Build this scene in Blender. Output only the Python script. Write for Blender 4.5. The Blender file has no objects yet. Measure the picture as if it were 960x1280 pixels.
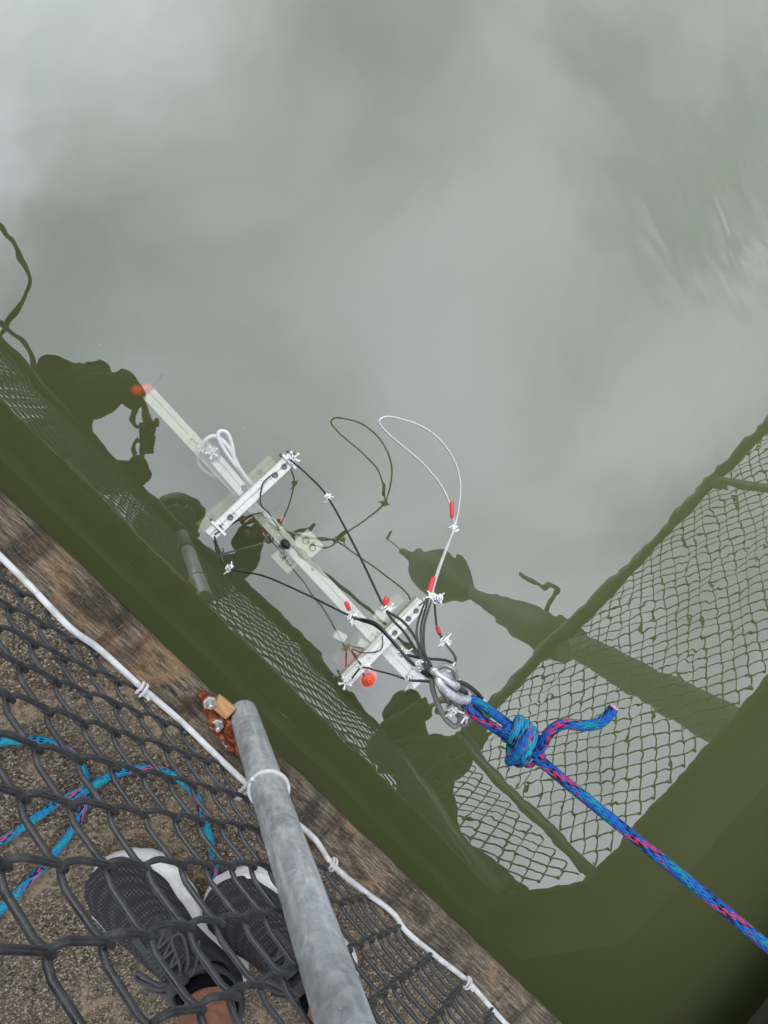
import bpy, bmesh, math, random
from mathutils import Vector, Matrix, noise as mnoise
random.seed(7)
sc = bpy.context.scene
C = sc.collection

# ------------------------------------------------------------------ camera
# world: x runs along the pier edge, y points out over the water, z is up, z = 0 is the water
H = 1.65                       # lens above the water
SC = 0.84                      # the units below times this are metres (the mesh is then the usual 50 mm)
F = 900.0                      # focal length in pixels of the 960 x 1280 photograph
RM = Matrix(((0.6197087, -0.7278066, -0.2936982),
             (0.7213071, 0.6756526, -0.1523472),
             (0.3093173, -0.1174357, 0.9436799)))
cam_d = bpy.data.cameras.new('camera'); cam = bpy.data.objects.new('camera', cam_d); C.objects.link(cam)
cam.matrix_world = Matrix.Translation((0, 0, H)) @ RM.to_4x4()
cam_d.sensor_fit = 'VERTICAL'; cam_d.sensor_height = 36.0; cam_d.lens = F / 1280 * 36.0
cam_d.clip_start = 0.005; cam_d.clip_end = 2000
sc.camera = cam

# ------------------------------------------------------------------ light
SUN_AZ = Vector((-0.93, 0.36)).normalized(); SUN_EL = math.radians(46)
w = bpy.data.worlds.new('World'); sc.world = w; w.use_nodes = True
nt = w.node_tree; nt.nodes.clear()
wo = nt.nodes.new('ShaderNodeOutputWorld'); bg = nt.nodes.new('ShaderNodeBackground'); bg.inputs[1].default_value = 0.145
sky = nt.nodes.new('ShaderNodeTexSky'); sky.sky_type = 'NISHITA'; sky.sun_disc = False
sky.sun_elevation = SUN_EL; sky.sun_rotation = math.atan2(SUN_AZ.x, SUN_AZ.y)
tc = nt.nodes.new('ShaderNodeTexCoord'); sep = nt.nodes.new('ShaderNodeSeparateXYZ')
nt.links.new(tc.outputs['Generated'], sep.inputs[0])
mx = nt.nodes.new('ShaderNodeMath'); mx.operation = 'MAXIMUM'; mx.inputs[1].default_value = 0.3
nt.links.new(sep.outputs['Z'], mx.inputs[0])
dv = nt.nodes.new('ShaderNodeVectorMath'); dv.operation = 'DIVIDE'
cmb = nt.nodes.new('ShaderNodeCombineXYZ')
for i in range(3): nt.links.new(mx.outputs[0], cmb.inputs[i])
nt.links.new(tc.outputs['Generated'], dv.inputs[0]); nt.links.new(cmb.outputs[0], dv.inputs[1])
def wnoise(scale, detail, dist, w_):
    n = nt.nodes.new('ShaderNodeTexNoise'); n.noise_dimensions = '4D'; n.inputs['W'].default_value = w_
    n.inputs['Scale'].default_value = scale; n.inputs['Detail'].default_value = detail; n.inputs['Distortion'].default_value = dist
    n.inputs['Roughness'].default_value = 0.5
    nt.links.new(dv.outputs[0], n.inputs['Vector']); return n
n1 = wnoise(2.2, 7, 0.6, 3.1)
cr = nt.nodes.new('ShaderNodeValToRGB'); nt.links.new(n1.outputs['Fac'], cr.inputs[0])
cr.color_ramp.interpolation = 'EASE'
for e, (p, c) in zip([cr.color_ramp.elements[0], cr.color_ramp.elements[1]], [(0.33, (6.2, 6.9, 7.4, 1)), (0.69, (11.1, 11.5, 12.9, 1))]):
    e.position = p; e.color = c
dt = nt.nodes.new('ShaderNodeVectorMath'); dt.operation = 'DOT_PRODUCT'; nt.links.new(tc.outputs['Generated'], dt.inputs[0])
dt.inputs[1].default_value = (SUN_AZ.x * math.cos(SUN_EL), SUN_AZ.y * math.cos(SUN_EL), math.sin(SUN_EL))
mr = nt.nodes.new('ShaderNodeMapRange'); mr.interpolation_type = 'SMOOTHSTEP'; nt.links.new(dt.outputs['Value'], mr.inputs[0])
for i_, v_ in ((1, 0.86), (2, 1.0), (3, 0.95), (4, 2.3)): mr.inputs[i_].default_value = v_
glow = nt.nodes.new('ShaderNodeMix'); glow.data_type = 'RGBA'; glow.blend_type = 'MULTIPLY'; glow.inputs[0].default_value = 1.0
nt.links.new(cr.outputs[0], glow.inputs[6]); nt.links.new(mr.outputs[0], glow.inputs[7])
mixw = nt.nodes.new('ShaderNodeMix'); mixw.data_type = 'RGBA'; mixw.inputs[0].default_value = 0.9
nt.links.new(sky.outputs[0], mixw.inputs[6]); nt.links.new(glow.outputs[2], mixw.inputs[7])
nt.links.new(mixw.outputs[2], bg.inputs[0]); nt.links.new(bg.outputs[0], wo.inputs[0])

sun_d = bpy.data.lights.new('sun', 'SUN'); sun_d.energy = 1.2; sun_d.angle = math.radians(14); sun_d.color = (1, 0.96, 0.9)
sun = bpy.data.objects.new('sun', sun_d); C.objects.link(sun)
sdir = Vector((SUN_AZ.x * math.cos(SUN_EL), SUN_AZ.y * math.cos(SUN_EL), math.sin(SUN_EL)))
sun.rotation_euler = sdir.to_track_quat('Z', 'Y').to_euler(); sun.location = sdir * 20
sc.view_settings.view_transform = 'Standard'; sc.view_settings.look = 'None'
sc.view_settings.exposure = 0.0; sc.view_settings.gamma = 1.0; sc.view_settings.use_curve_mapping = False
sc.render.engine = 'CYCLES'
sc.cycles.use_denoising = True; sc.cycles.max_bounces = 8; sc.cycles.volume_bounces = 1
sc.cycles.transparent_max_bounces = 12; sc.cycles.caustics_reflective = False; sc.cycles.caustics_refractive = False

# ------------------------------------------------------------------ helpers
def ray(u, v): return RM @ Vector(((u - 480) / F, -(v - 640) / F, -1.0))
def Q(u, v, z):                      # the point at height z seen at a pixel of the photograph
    d = ray(u, v); return Vector((0, 0, H)) + d * ((z - H) / d.z)
def QY(u, v, y):                     # the same on the upright plane of the fence
    d = ray(u, v); return Vector((0, 0, H)) + d * (y / d.y)

def link(name, me, mat, parent=None):
    o = bpy.data.objects.new(name, me); C.objects.link(o)
    if mat is not None and not me.materials: me.materials.append(mat)
    if parent is not None: o.parent = parent
    return o
def empty(name, loc=(0, 0, 0)):
    o = bpy.data.objects.new(name, None); C.objects.link(o); o.location = loc; o.empty_display_size = 0.1
    return o
def tag(o, label, cat, group=None):
    o['label'] = label; o['category'] = cat
    if group: o['group'] = group
    return o
def local(o, pts):                   # world points into the frame of an Empty that is only moved
    return [Vector(p) - o.location for p in pts]

def bm_obj(name, bm, mat, parent=None, smooth=False):
    bmesh.ops.recalc_face_normals(bm, faces=bm.faces)
    me = bpy.data.meshes.new(name); bm.to_mesh(me); bm.free()
    if smooth:
        for p in me.polygons: p.use_smooth = True
    return link(name, me, mat, parent)

def catmull(pts, n=8, closed=False):
    P = [Vector(p) for p in pts]; out = []
    if len(P) < 3: 
        return [P[0].lerp(P[1], i / n) for i in range(n + 1)]
    m = len(P); segs = m if closed else m - 1
    for i in range(segs):
        if closed: p0, p1, p2, p3 = P[(i - 1) % m], P[i], P[(i + 1) % m], P[(i + 2) % m]
        else: p0, p1, p2, p3 = P[max(i - 1, 0)], P[i], P[i + 1], P[min(i + 2, m - 1)]
        for k in range(n):
            t = k / n
            out.append(0.5 * ((2 * p1) + (p2 - p0) * t + (2 * p0 - 5 * p1 + 4 * p2 - p3) * t * t + (3 * p1 - p0 - 3 * p2 + p3) * t ** 3))
    if not closed: out.append(P[-1].copy())
    return out

def tube(bm, pts, r, sides=8, closed=False, caps=True, uv=True, flat=1.0):
    """sweep a circle along a polyline; r a number or a list; UV = (turn, metres along)"""
    n = len(pts); R_ = r if isinstance(r, (list, tuple)) else [r] * n
    uvl = bm.loops.layers.uv.verify()
    tang = []
    for i in range(n):
        a = pts[(i - 1) % n] if closed or i > 0 else pts[0]
        b = pts[(i + 1) % n] if closed or i < n - 1 else pts[-1]
        t = (b - a); tang.append(t.normalized() if t.length > 1e-9 else Vector((0, 0, 1)))
    ref = Vector((0, 0, 1)) if abs(tang[0].z) < 0.9 else Vector((1, 0, 0))
    nrm = (ref - tang[0] * ref.dot(tang[0])).normalized()
    rings = []; d = 0; ds = []
    for i in range(n):
        if i > 0:
            d += (pts[i] - pts[i - 1]).length
            nrm = (nrm - tang[i] * nrm.dot(tang[i]))
            nrm = nrm.normalized() if nrm.length > 1e-9 else tang[i].orthogonal().normalized()
        b = tang[i].cross(nrm)
        ds.append(d)
        rings.append([bm.verts.new(pts[i] + (nrm * math.cos(2 * math.pi * k / sides) + b * math.sin(2 * math.pi * k / sides) * flat) * R_[i]) for k in range(sides)])
    for i in range(n if closed else n - 1):
        A, B = rings[i], rings[(i + 1) % n]
        d0 = ds[i]; d1 = ds[i + 1] if i + 1 < n else d + (pts[0] - pts[-1]).length
        for k in range(sides):
            f = bm.faces.new((A[k], A[(k + 1) % sides], B[(k + 1) % sides], B[k])); f.smooth = True
            for lp, (uu, vv) in zip(f.loops, ((k, d0), (k + 1, d0), (k + 1, d1), (k, d1))):
                lp[uvl].uv = (uu / sides, vv)
    if caps and not closed:
        bm.faces.new(rings[0][::-1]); bm.faces.new(rings[-1])
    return rings
def tube_obj(name, pts, r, mat, parent=None, sides=8, closed=False, flat=1.0):
    bm = bmesh.new(); tube(bm, [Vector(p) for p in pts], r, sides, closed, flat=flat)
    me = bpy.data.meshes.new(name); bm.to_mesh(me); bm.free()
    return link(name, me, mat, parent)

def box(bm, x0, x1, y0, y1, z0, z1, M=None, bevel=0.0):
    vs = [Vector((x, y, z)) for x in (x0, x1) for y in (y0, y1) for z in (z0, z1)]
    b2 = bmesh.new(); v = [b2.verts.new(p) for p in vs]
    for q in ((0, 1, 3, 2), (4, 6, 7, 5), (0, 4, 5, 1), (2, 3, 7, 6), (0, 2, 6, 4), (1, 5, 7, 3)): b2.faces.new([v[i] for i in q])
    bmesh.ops.recalc_face_normals(b2, faces=b2.faces)
    if bevel: bmesh.ops.bevel(b2, geom=b2.edges[:], offset=bevel, segments=2, affect='EDGES', profile=0.6)
    if M is not None: b2.transform(M)
    me = bpy.data.meshes.new('tmp'); b2.to_mesh(me); b2.free(); bm.from_mesh(me); bpy.data.meshes.remove(me)

def lathe(bm, prof, M=None, sides=20):
    b2 = bmesh.new(); rings = []
    for r, z in prof:
        if r < 1e-6: rings.append([b2.verts.new((0, 0, z))])
        else: rings.append([b2.verts.new((r * math.cos(2 * math.pi * k / sides), r * math.sin(2 * math.pi * k / sides), z)) for k in range(sides)])
    for a, b in zip(rings[:-1], rings[1:]):
        for k in range(sides):
            k2 = (k + 1) % sides
            if len(a) == 1 and len(b) == 1: continue
            if len(a) == 1: f = b2.faces.new((a[0], b[k2], b[k]))
            elif len(b) == 1: f = b2.faces.new((a[k], a[k2], b[0]))
            else: f = b2.faces.new((a[k], a[k2], b[k2], b[k]))
            f.smooth = True
    bmesh.ops.recalc_face_normals(b2, faces=b2.faces)
    if M is not None: b2.transform(M)
    me = bpy.data.meshes.new('tmp'); b2.to_mesh(me); b2.free(); bm.from_mesh(me); bpy.data.meshes.remove(me)

def frame(o, xdir, up=Vector((0, 0, 1))):
    x = Vector(xdir).normalized(); z = Vector(up); z = (z - x * z.dot(x)).normalized(); y = z.cross(x)
    return Matrix.Translation(o) @ Matrix((x, y, z)).transposed().to_4x4()

# ------------------------------------------------------------------ materials
def mat(name, col=(0.5, 0.5, 0.5), rough=0.6, metal=0.0, spec=0.5, coat=0.0):
    m = bpy.data.materials.new(name); m.use_nodes = True
    b = m.node_tree.nodes['Principled BSDF']
    b.inputs['Base Color'].default_value = (*col, 1); b.inputs['Roughness'].default_value = rough
    b.inputs['Metallic'].default_value = metal; b.inputs['Specular IOR Level'].default_value = spec
    b.inputs['Coat Weight'].default_value = coat; b.inputs['Coat Roughness'].default_value = 0.15
    return m
class NG:
    def __init__(s, m): s.t = m.node_tree; s.b = s.t.nodes['Principled BSDF']
    def n(s, t, **k):
        x = s.t.nodes.new(t)
        for a, v in k.items(): setattr(x, a, v)
        return x
    def l(s, a, b): s.t.links.new(a, b)
    def coord(s, scale=(1, 1, 1), kind='Object', rot=(0, 0, 0)):
        c = s.n('ShaderNodeTexCoord'); m = s.n('ShaderNodeMapping'); m.inputs['Scale'].default_value = scale; m.inputs['Rotation'].default_value = rot
        s.l(c.outputs[kind], m.inputs[0]); return m.outputs[0]
    def noise(s, vec, scale, detail=4, rough=0.55, dist=0.0):
        x = s.n('ShaderNodeTexNoise'); x.inputs['Scale'].default_value = scale; x.inputs['Detail'].default_value = detail
        x.inputs['Roughness'].default_value = rough; x.inputs['Distortion'].default_value = dist
        s.l(vec, x.inputs['Vector']); return x.outputs['Fac']
    def ramp(s, fac, stops, interp='LINEAR'):
        r = s.n('ShaderNodeValToRGB'); r.color_ramp.interpolation = interp
        while len(r.color_ramp.elements) < len(stops): r.color_ramp.elements.new(0.5)
        for e, (p, c) in zip(r.color_ramp.elements, stops):
            e.position = p; e.color = (c, c, c, 1) if isinstance(c, (int, float)) else (*c, 1)
        s.l(fac, r.inputs[0]); return r.outputs[0]
    def mix(s, fac, a, b, mode='MIX'):
        x = s.n('ShaderNodeMix', data_type='RGBA', blend_type=mode)
        for i, v in ((0, fac), (6, a), (7, b)):
            if isinstance(v, (int, float)): x.inputs[i].default_value = v if i == 0 else (v, v, v, 1)
            elif isinstance(v, tuple): x.inputs[i].default_value = (*v, 1)
            else: s.l(v, x.inputs[i])
        return x.outputs[2]
    def bump(s, h, dist, strength=1.0):
        x = s.n('ShaderNodeBump'); x.inputs['Distance'].default_value = dist; x.inputs['Strength'].default_value = strength
        s.l(h, x.inputs['Height']); s.l(x.outputs[0], s.b.inputs['Normal']); return x.outputs[0]
    def col(s, c): s.l(c, s.b.inputs['Base Color'])
    def rough(s, c): s.l(c, s.b.inputs['Roughness'])

M = {}
# concrete with exposed aggregate
m = M['concrete'] = mat('concrete', rough=0.9, spec=0.25); g = NG(m); v = g.coord()
fine = g.noise(v, 330, 3, 0.7); mid = g.noise(v, 60, 4); big = g.noise(v, 5, 5, 0.6)
vor = g.n('ShaderNodeTexVoronoi'); vor.inputs['Scale'].default_value = 340; g.l(v, vor.inputs['Vector'])
pebble = g.ramp(vor.outputs['Color'], [(0.15, (0.034, 0.026, 0.019)), (0.42, (0.125, 0.098, 0.070)), (0.68, (0.22, 0.175, 0.127)), (0.9, (0.48, 0.40, 0.31))])
c = g.mix(g.ramp(fine, [(0.50, 0.0), (0.60, 0.6)]), pebble, (0.045, 0.038, 0.03))
c = g.mix(g.ramp(big, [(0.46, 0.0), (0.72, 0.8)]), c, g.mix(0.45, c, (0.26, 0.205, 0.135)))
c = g.mix(g.ramp(mid, [(0.30, 0.5), (0.42, 0.0)]), c, (0.045, 0.04, 0.033))
crack = g.n('ShaderNodeTexVoronoi', feature='DISTANCE_TO_EDGE'); crack.inputs['Scale'].default_value = 7
wv = g.n('ShaderNodeVectorMath', operation='MULTIPLY_ADD'); nn = g.n('ShaderNodeTexNoise'); nn.inputs['Scale'].default_value = 22; g.l(v, nn.inputs['Vector'])
g.l(nn.outputs['Color'], wv.inputs[0]); wv.inputs[1].default_value = (0.09, 0.09, 0.09); g.l(v, wv.inputs[2]); g.l(wv.outputs[0], crack.inputs['Vector'])
ck = g.ramp(crack.outputs['Distance'], [(0.0, 0.75), (0.06, 0.0)])
c = g.mix(g.mix(1.0, ck, g.ramp(big, [(0.44, 0.0), (0.58, 1.0)]), 'MULTIPLY'), c, (0.36, 0.27, 0.17))
g.col(c); g.bump(g.mix(0.5, vor.outputs['Distance'], fine), 0.0035, 0.9)

# weathered timber, grain along x of the piece
m = M['timber'] = mat('weathered_timber', rough=0.85, spec=0.2); g = NG(m)
v = g.coord((2.2, 26, 26)); grain = g.noise(v, 11, 10, 0.78, 0.8)
v2 = g.coord((3, 60, 60)); fibre = g.noise(v2, 16, 5, 0.75)
cut = g.noise(g.coord((60, 5, 60), rot=(0, 0, 0.5)), 9, 4, 0.7)
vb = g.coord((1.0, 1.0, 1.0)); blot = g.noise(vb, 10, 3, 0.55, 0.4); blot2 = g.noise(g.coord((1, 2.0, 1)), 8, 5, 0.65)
c = g.ramp(grain, [(0.34, (0.026, 0.021, 0.016)), (0.45, (0.130, 0.100, 0.070)), (0.54, (0.27, 0.215, 0.155)), (0.66, (0.56, 0.48, 0.375))])
c = g.mix(g.ramp(blot, [(0.57, 0.0), (0.64, 0.7)]), c, g.mix(0.6, c, (0.50, 0.29, 0.13)))
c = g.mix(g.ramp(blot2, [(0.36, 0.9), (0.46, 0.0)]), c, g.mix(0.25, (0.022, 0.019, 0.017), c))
shade_band = g.noise(g.coord((1.0, 0.25, 0.25)), 11, 4, 0.6, 0.5)  # shadow bands across the beam, painted into its colour
c = g.mix(g.ramp(shade_band, [(0.40, 0.82), (0.50, 0.0)]), c, g.mix(0.3, (0.025, 0.021, 0.018), c))
c = g.mix(g.ramp(fibre, [(0.38, 0.85), (0.47, 0.0)]), c, (0.02, 0.017, 0.014))
c = g.mix(g.ramp(cut, [(0.60, 0.0), (0.66, 0.45)]), c, (0.42, 0.39, 0.34))
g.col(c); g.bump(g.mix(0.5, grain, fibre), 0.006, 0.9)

# galvanised pipe
m = M['galv'] = mat('galvanised_steel', rough=0.5, metal=0.25, spec=0.4); g = NG(m); v = g.coord((1, 1, 0.25))
a = g.noise(v, 60, 6, 0.65, 0.8); b_ = g.noise(g.coord((1, 1, 0.5)), 14, 4)
c = g.ramp(a, [(0.3, (0.33, 0.355, 0.40)), (0.5, (0.47, 0.50, 0.55)), (0.7, (0.74, 0.76, 0.79))])
c = g.mix(g.ramp(b_, [(0.34, 0.55), (0.45, 0.0)]), c, (0.15, 0.16, 0.17)); g.col(c)
sp_v = g.n('ShaderNodeTexVoronoi'); sp_v.inputs['Scale'].default_value = 130; g.l(g.coord(), sp_v.inputs['Vector'])
c = g.mix(0.22, c, g.ramp(sp_v.outputs['Color'], [(0.2, 0.22), (0.8, 0.75)]))
drip = g.noise(g.coord((1, 1, 0.06)), 90, 3); c = g.mix(g.ramp(drip, [(0.58, 0.0), (0.66, 0.45)]), c, (0.74, 0.75, 0.77))
scr = g.noise(g.coord((1, 1, 3)), 120, 2)
c = g.mix(g.ramp(scr, [(0.66, 0.0), (0.74, 0.5)]), c, (0.75, 0.75, 0.74)); g.col(c)
g.rough(g.ramp(a, [(0.3, 0.42), (0.7, 0.68)])); g.bump(a, 0.0006, 0.6)

m = M['vinyl'] = mat('black_vinyl', (0.03, 0.031, 0.033), 0.42, spec=0.5); g = NG(m)
a = g.noise(g.coord(), 90, 3); g.col(g.ramp(a, [(0.35, (0.022, 0.023, 0.025)), (0.6, (0.045, 0.046, 0.050)), (0.75, (0.085, 0.085, 0.088))]))
g.rough(g.ramp(a, [(0.3, 0.26), (0.7, 0.5)])); g.bump(g.noise(g.coord(), 240, 3), 0.0007, 0.6)

m = M['cord'] = mat('white_cord', (0.72, 0.73, 0.74), 0.55); g = NG(m)
uvm = g.coord((6, 420, 1), 'UV'); wv_ = g.n('ShaderNodeTexWave'); wv_.bands_direction = 'DIAGONAL'; wv_.inputs['Scale'].default_value = 1.0; g.l(uvm, wv_.inputs['Vector'])
g.bump(wv_.outputs['Fac'], 0.0005, 0.5)
dirt = g.noise(g.coord(), 40, 4); g.col(g.ramp(dirt, [(0.32, (0.52, 0.51, 0.49)), (0.55, (0.76, 0.77, 0.78))]))

# braided rope: two families of strands, some tracer colours
def rope_mat(name, base, reds=(0.62, 0.03, 0.10), teal=(0.0, 0.26, 0.24)):
    m = mat(name, rough=0.6, spec=0.35); g = NG(m)
    uv = g.n('ShaderNodeTexCoord'); s_ = g.n('ShaderNodeSeparateXYZ'); g.l(uv.outputs['UV'], s_.inputs[0])
    def lin(a, b):
        p = g.n('ShaderNodeMath', operation='MULTIPLY'); p.inputs[1].default_value = a; g.l(s_.outputs[0], p.inputs[0])
        q = g.n('ShaderNodeMath', operation='MULTIPLY_ADD'); q.inputs[1].default_value = b; g.l(s_.outputs[1], q.inputs[0]); g.l(p.outputs[0], q.inputs[2]); return q.outputs[0]
    A = lin(12, 95.0); B = lin(-12, 95.0)
    def fl(x, k=1.0):
        f = g.n('ShaderNodeMath', operation='FLOOR'); g.l(x, f.inputs[0]); return f.outputs[0]
    par = g.n('ShaderNodeMath', operation='ADD'); g.l(fl(A), par.inputs[0]); g.l(fl(B), par.inputs[1])
    md = g.n('ShaderNodeMath', operation='MODULO'); md.inputs[1].default_value = 2; g.l(par.outputs[0], md.inputs[0])
    ab = g.n('ShaderNodeMath', operation='ABSOLUTE'); g.l(md.outputs[0], ab.inputs[0])
    # which strand lies on top: the index of that strand, wrapped round the rope, picks its colour
    def idx(x):
        q = g.n('ShaderNodeMath', operation='MODULO'); q.inputs[1].default_value = 12; g.l(fl(x), q.inputs[0])
        a_ = g.n('ShaderNodeMath', operation='ADD'); a_.inputs[1].default_value = 12.5; g.l(q.outputs[0], a_.inputs[0])
        q2 = g.n('ShaderNodeMath', operation='MODULO'); q2.inputs[1].default_value = 12; g.l(a_.outputs[0], q2.inputs[0])
        d_ = g.n('ShaderNodeMath', operation='DIVIDE'); d_.inputs[1].default_value = 12; g.l(q2.outputs[0], d_.inputs[0]); return d_.outputs[0]
    ca = g.ramp(idx(A), [(0.0, base[0]), (0.25, reds), (0.41, (0.008, 0.01, 0.03)), (0.49, base[1]), (0.66, teal), (0.75, base[0])], 'CONSTANT')
    cb = g.ramp(idx(B), [(0.0, base[1]), (0.19, (0.006, 0.006, 0.015)), (0.31, base[0]), (0.5, (0.30, 0.02, 0.08)), (0.58, base[0]), (0.75, teal), (0.88, (0.006, 0.006, 0.02)), (0.94, base[1])], 'CONSTANT')
    c = g.mix(ab.outputs[0], ca, cb)
    def fr(x):
        f = g.n('ShaderNodeMath', operation='PINGPONG'); f.inputs[1].default_value = 0.5; g.l(x, f.inputs[0]); return f.outputs[0]
    hh = g.n('ShaderNodeMath', operation='MULTIPLY'); g.l(fr(A), hh.inputs[0]); g.l(fr(B), hh.inputs[1])
    fz = g.noise(g.coord(), 900, 2)
    c = g.mix(g.ramp(fz, [(0.3, 0.45), (0.55, 0.0)]), c, g.mix(0.5, c, (0.0, 0.0, 0.0)))
    g.col(c); g.bump(g.ramp(hh.outputs[0], [(0.0, 0.0), (0.2, 1.0)]), 0.0014, 0.9)
    return m
M['rope'] = rope_mat('blue_braided_rope', ((0.004, 0.085, 0.42), (0.006, 0.14, 0.50)))
M['rope_light'] = rope_mat('turquoise_braided_rope', ((0.006, 0.30, 0.52), (0.01, 0.20, 0.50)), (0.62, 0.06, 0.24), (0.01, 0.42, 0.40))

m = M['device'] = mat('white_anodised', (0.80, 0.80, 0.76), 0.45, spec=0.5); g = NG(m)
a = g.noise(g.coord(), 35, 5); g.col(g.ramp(a, [(0.3, (0.66, 0.66, 0.60)), (0.55, (0.82, 0.82, 0.79))]))
M['white_plastic'] = mat('white_plastic', (0.84, 0.84, 0.84), 0.4)
M['dark_bolt'] = mat('dull_bolt', (0.20, 0.20, 0.19), 0.5, metal=0.4)
M['black_plastic'] = mat('black_plastic', (0.012, 0.012, 0.012), 0.4)
m = M['cable'] = mat('grey_cable', (0.018, 0.018, 0.020), 0.3, spec=0.6)
M['cable_light'] = mat('sheen_cable', (0.55, 0.55, 0.55), 0.35, metal=0.3)  # sky sheen on the dark loop, put into a pale colour
M['red'] = mat('red_sleeve', (0.70, 0.055, 0.06), 0.4)
m = M['orange'] = mat('orange_float', (0.90, 0.15, 0.07), 0.5); g = NG(m)
a = g.noise(g.coord(), 50, 4); g.col(g.ramp(a, [(0.35, (0.85, 0.10, 0.04)), (0.65, (0.97, 0.17, 0.08))]))
m = M['shackle'] = mat('zinc_shackle', (0.62, 0.63, 0.65), 0.42, metal=0.55); g = NG(m)
a = g.noise(g.coord(), 140, 4); g.col(g.ramp(a, [(0.3, (0.42, 0.43, 0.45)), (0.6, (0.70, 0.71, 0.73))]))
m = M['rust'] = mat('rusty_steel', rough=0.85, spec=0.25); g = NG(m); a = g.noise(g.coord(), 75, 6, 0.7, 0.7); b_ = g.noise(g.coord(), 38, 4, 0.6)
c = g.ramp(a, [(0.34, (0.030, 0.010, 0.007)), (0.46, (0.12, 0.028, 0.013)), (0.56, (0.26, 0.065, 0.024)), (0.68, (0.42, 0.20, 0.09))])
g.col(g.mix(g.ramp(b_, [(0.56, 0.0), (0.64, 0.9)]), c, (0.62, 0.58, 0.50))); g.bump(a, 0.003, 0.8)
m = M['nut'] = mat('steel_nut', (0.50, 0.49, 0.46), 0.42, metal=0.7)
m = M['tanblock'] = mat('fresh_wood_block', (0.50, 0.27, 0.11), 0.7); g = NG(m); a = g.noise(g.coord((1, 8, 8)), 20, 4)
g.col(g.ramp(a, [(0.35, (0.42, 0.21, 0.08)), (0.65, (0.60, 0.36, 0.16))]))

m = M['knit'] = mat('charcoal_knit', rough=0.9, spec=0.2); g = NG(m); v = g.coord((1, 1, 1))
vo = g.n('ShaderNodeTexVoronoi'); vo.inputs['Scale'].default_value = 230; vo.inputs['Randomness'].default_value = 0.1; g.l(v, vo.inputs['Vector'])
g.col(g.ramp(vo.outputs['Distance'], [(0.10, (0.13, 0.122, 0.13)), (0.35, (0.046, 0.043, 0.049)), (0.7, (0.032, 0.030, 0.035))])); g.bump(vo.outputs['Distance'], 0.0015, 0.6)
M['overlay'] = mat('charcoal_overlay', (0.040, 0.037, 0.043), 0.6)
M['lace'] = mat('grey_lace', (0.085, 0.080, 0.092), 0.85)
m = M['midsole'] = mat('white_foam', (0.80, 0.79, 0.78), 0.6); g = NG(m); a = g.noise(g.coord((1, 1, 5)), 30, 5)
g.col(g.ramp(a, [(0.32, (0.62, 0.60, 0.57)), (0.55, (0.83, 0.82, 0.81))])); g.bump(a, 0.002, 0.5)
M['sock'] = mat('black_sock', (0.006, 0.006, 0.007), 0.95, spec=0.1)
m = M['skin'] = mat('skin', (0.42, 0.20, 0.13), 0.55); m.node_tree.nodes['Principled BSDF'].inputs['Subsurface Weight'].default_value = 0.0
g = NG(m); a = g.noise(g.coord(), 55, 4); g.col(g.ramp(a, [(0.3, (0.33, 0.145, 0.09)), (0.65, (0.48, 0.24, 0.16))])); g.bump(g.noise(g.coord(), 300, 2), 0.0006, 0.5)
def cloth(name, col):
    m = mat(name, col, 0.9, spec=0.15); g = NG(m); a = g.noise(g.coord(), 14, 4)
    g.col(g.ramp(a, [(0.3, tuple(x * 0.75 for x in col)), (0.7, tuple(min(1, x * 1.25) for x in col))])); g.bump(a, 0.01, 0.5); return m
M['navy'] = cloth('navy_cloth', (0.015, 0.02, 0.035)); M['charcoal'] = cloth('charcoal_cloth', (0.03, 0.03, 0.032)); M['olive'] = cloth('olive_cloth', (0.04, 0.042, 0.028))
M['hat'] = cloth('dark_hat_cloth', (0.025, 0.025, 0.025)); M['hair'] = mat('dark_hair', (0.02, 0.015, 0.012), 0.6)
M['lamp_dark'] = mat('dark_painted_steel', (0.05, 0.055, 0.05), 0.6)
M['dark_timber'] = cloth('reflection_dark_timber', (0.022, 0.020, 0.017)); M['dark_rail'] = mat('reflection_dark_rail', (0.03, 0.032, 0.03), 0.5); M['cable_eye'] = mat('grey_cable_eye', (0.24, 0.24, 0.24), 0.3, metal=0.3)  # dark mirror image put into the colour of far kerbs, rails and posts
M['wall'] = cloth('dark_concrete', (0.028, 0.028, 0.022)); M['mud'] = mat('mud', (0.05, 0.05, 0.03), 0.95)
M['melted'] = mat('melted_rope_end', (0.55, 0.30, 0.40), 0.5)
M['eye'] = mat('eye_white', (0.7, 0.7, 0.68), 0.3)
m = M['phone'] = mat('phone_body', (0.012, 0.012, 0.014), 0.35)

F0 = 0.23
# turbid green water: mirror at the surface, scattering below
m = bpy.data.materials.new('turbid_water'); m.use_nodes = True; M['water'] = m
t = m.node_tree; t.nodes.clear(); g = NG.__new__(NG); g.t = t; g.b = None
out = g.n('ShaderNodeOutputMaterial'); gl = g.n('ShaderNodeBsdfGlossy'); gl.inputs['Roughness'].default_value = 0.0
gl.inputs['Color'].default_value = (1, 1, 1, 1)
tr = g.n('ShaderNodeBsdfTransparent'); lw = g.n('ShaderNodeLayerWeight'); lw.inputs['Blend'].default_value = 0.5
pw5 = g.n('ShaderNodeMath', operation='POWER'); pw5.inputs[1].default_value = 5.0; g.l(lw.outputs['Facing'], pw5.inputs[0])
fres = g.n('ShaderNodeMath', operation='MULTIPLY_ADD'); fres.inputs[1].default_value = 1 - F0; fres.inputs[2].default_value = F0; g.l(pw5.outputs[0], fres.inputs[0])
ms = g.n('ShaderNodeMixShader'); v = g.coord()
r1 = g.noise(v, 7.0, 2, 0.45, 0.4); r2 = g.noise(v, 1.6, 2, 0.5, 0.3)
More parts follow.
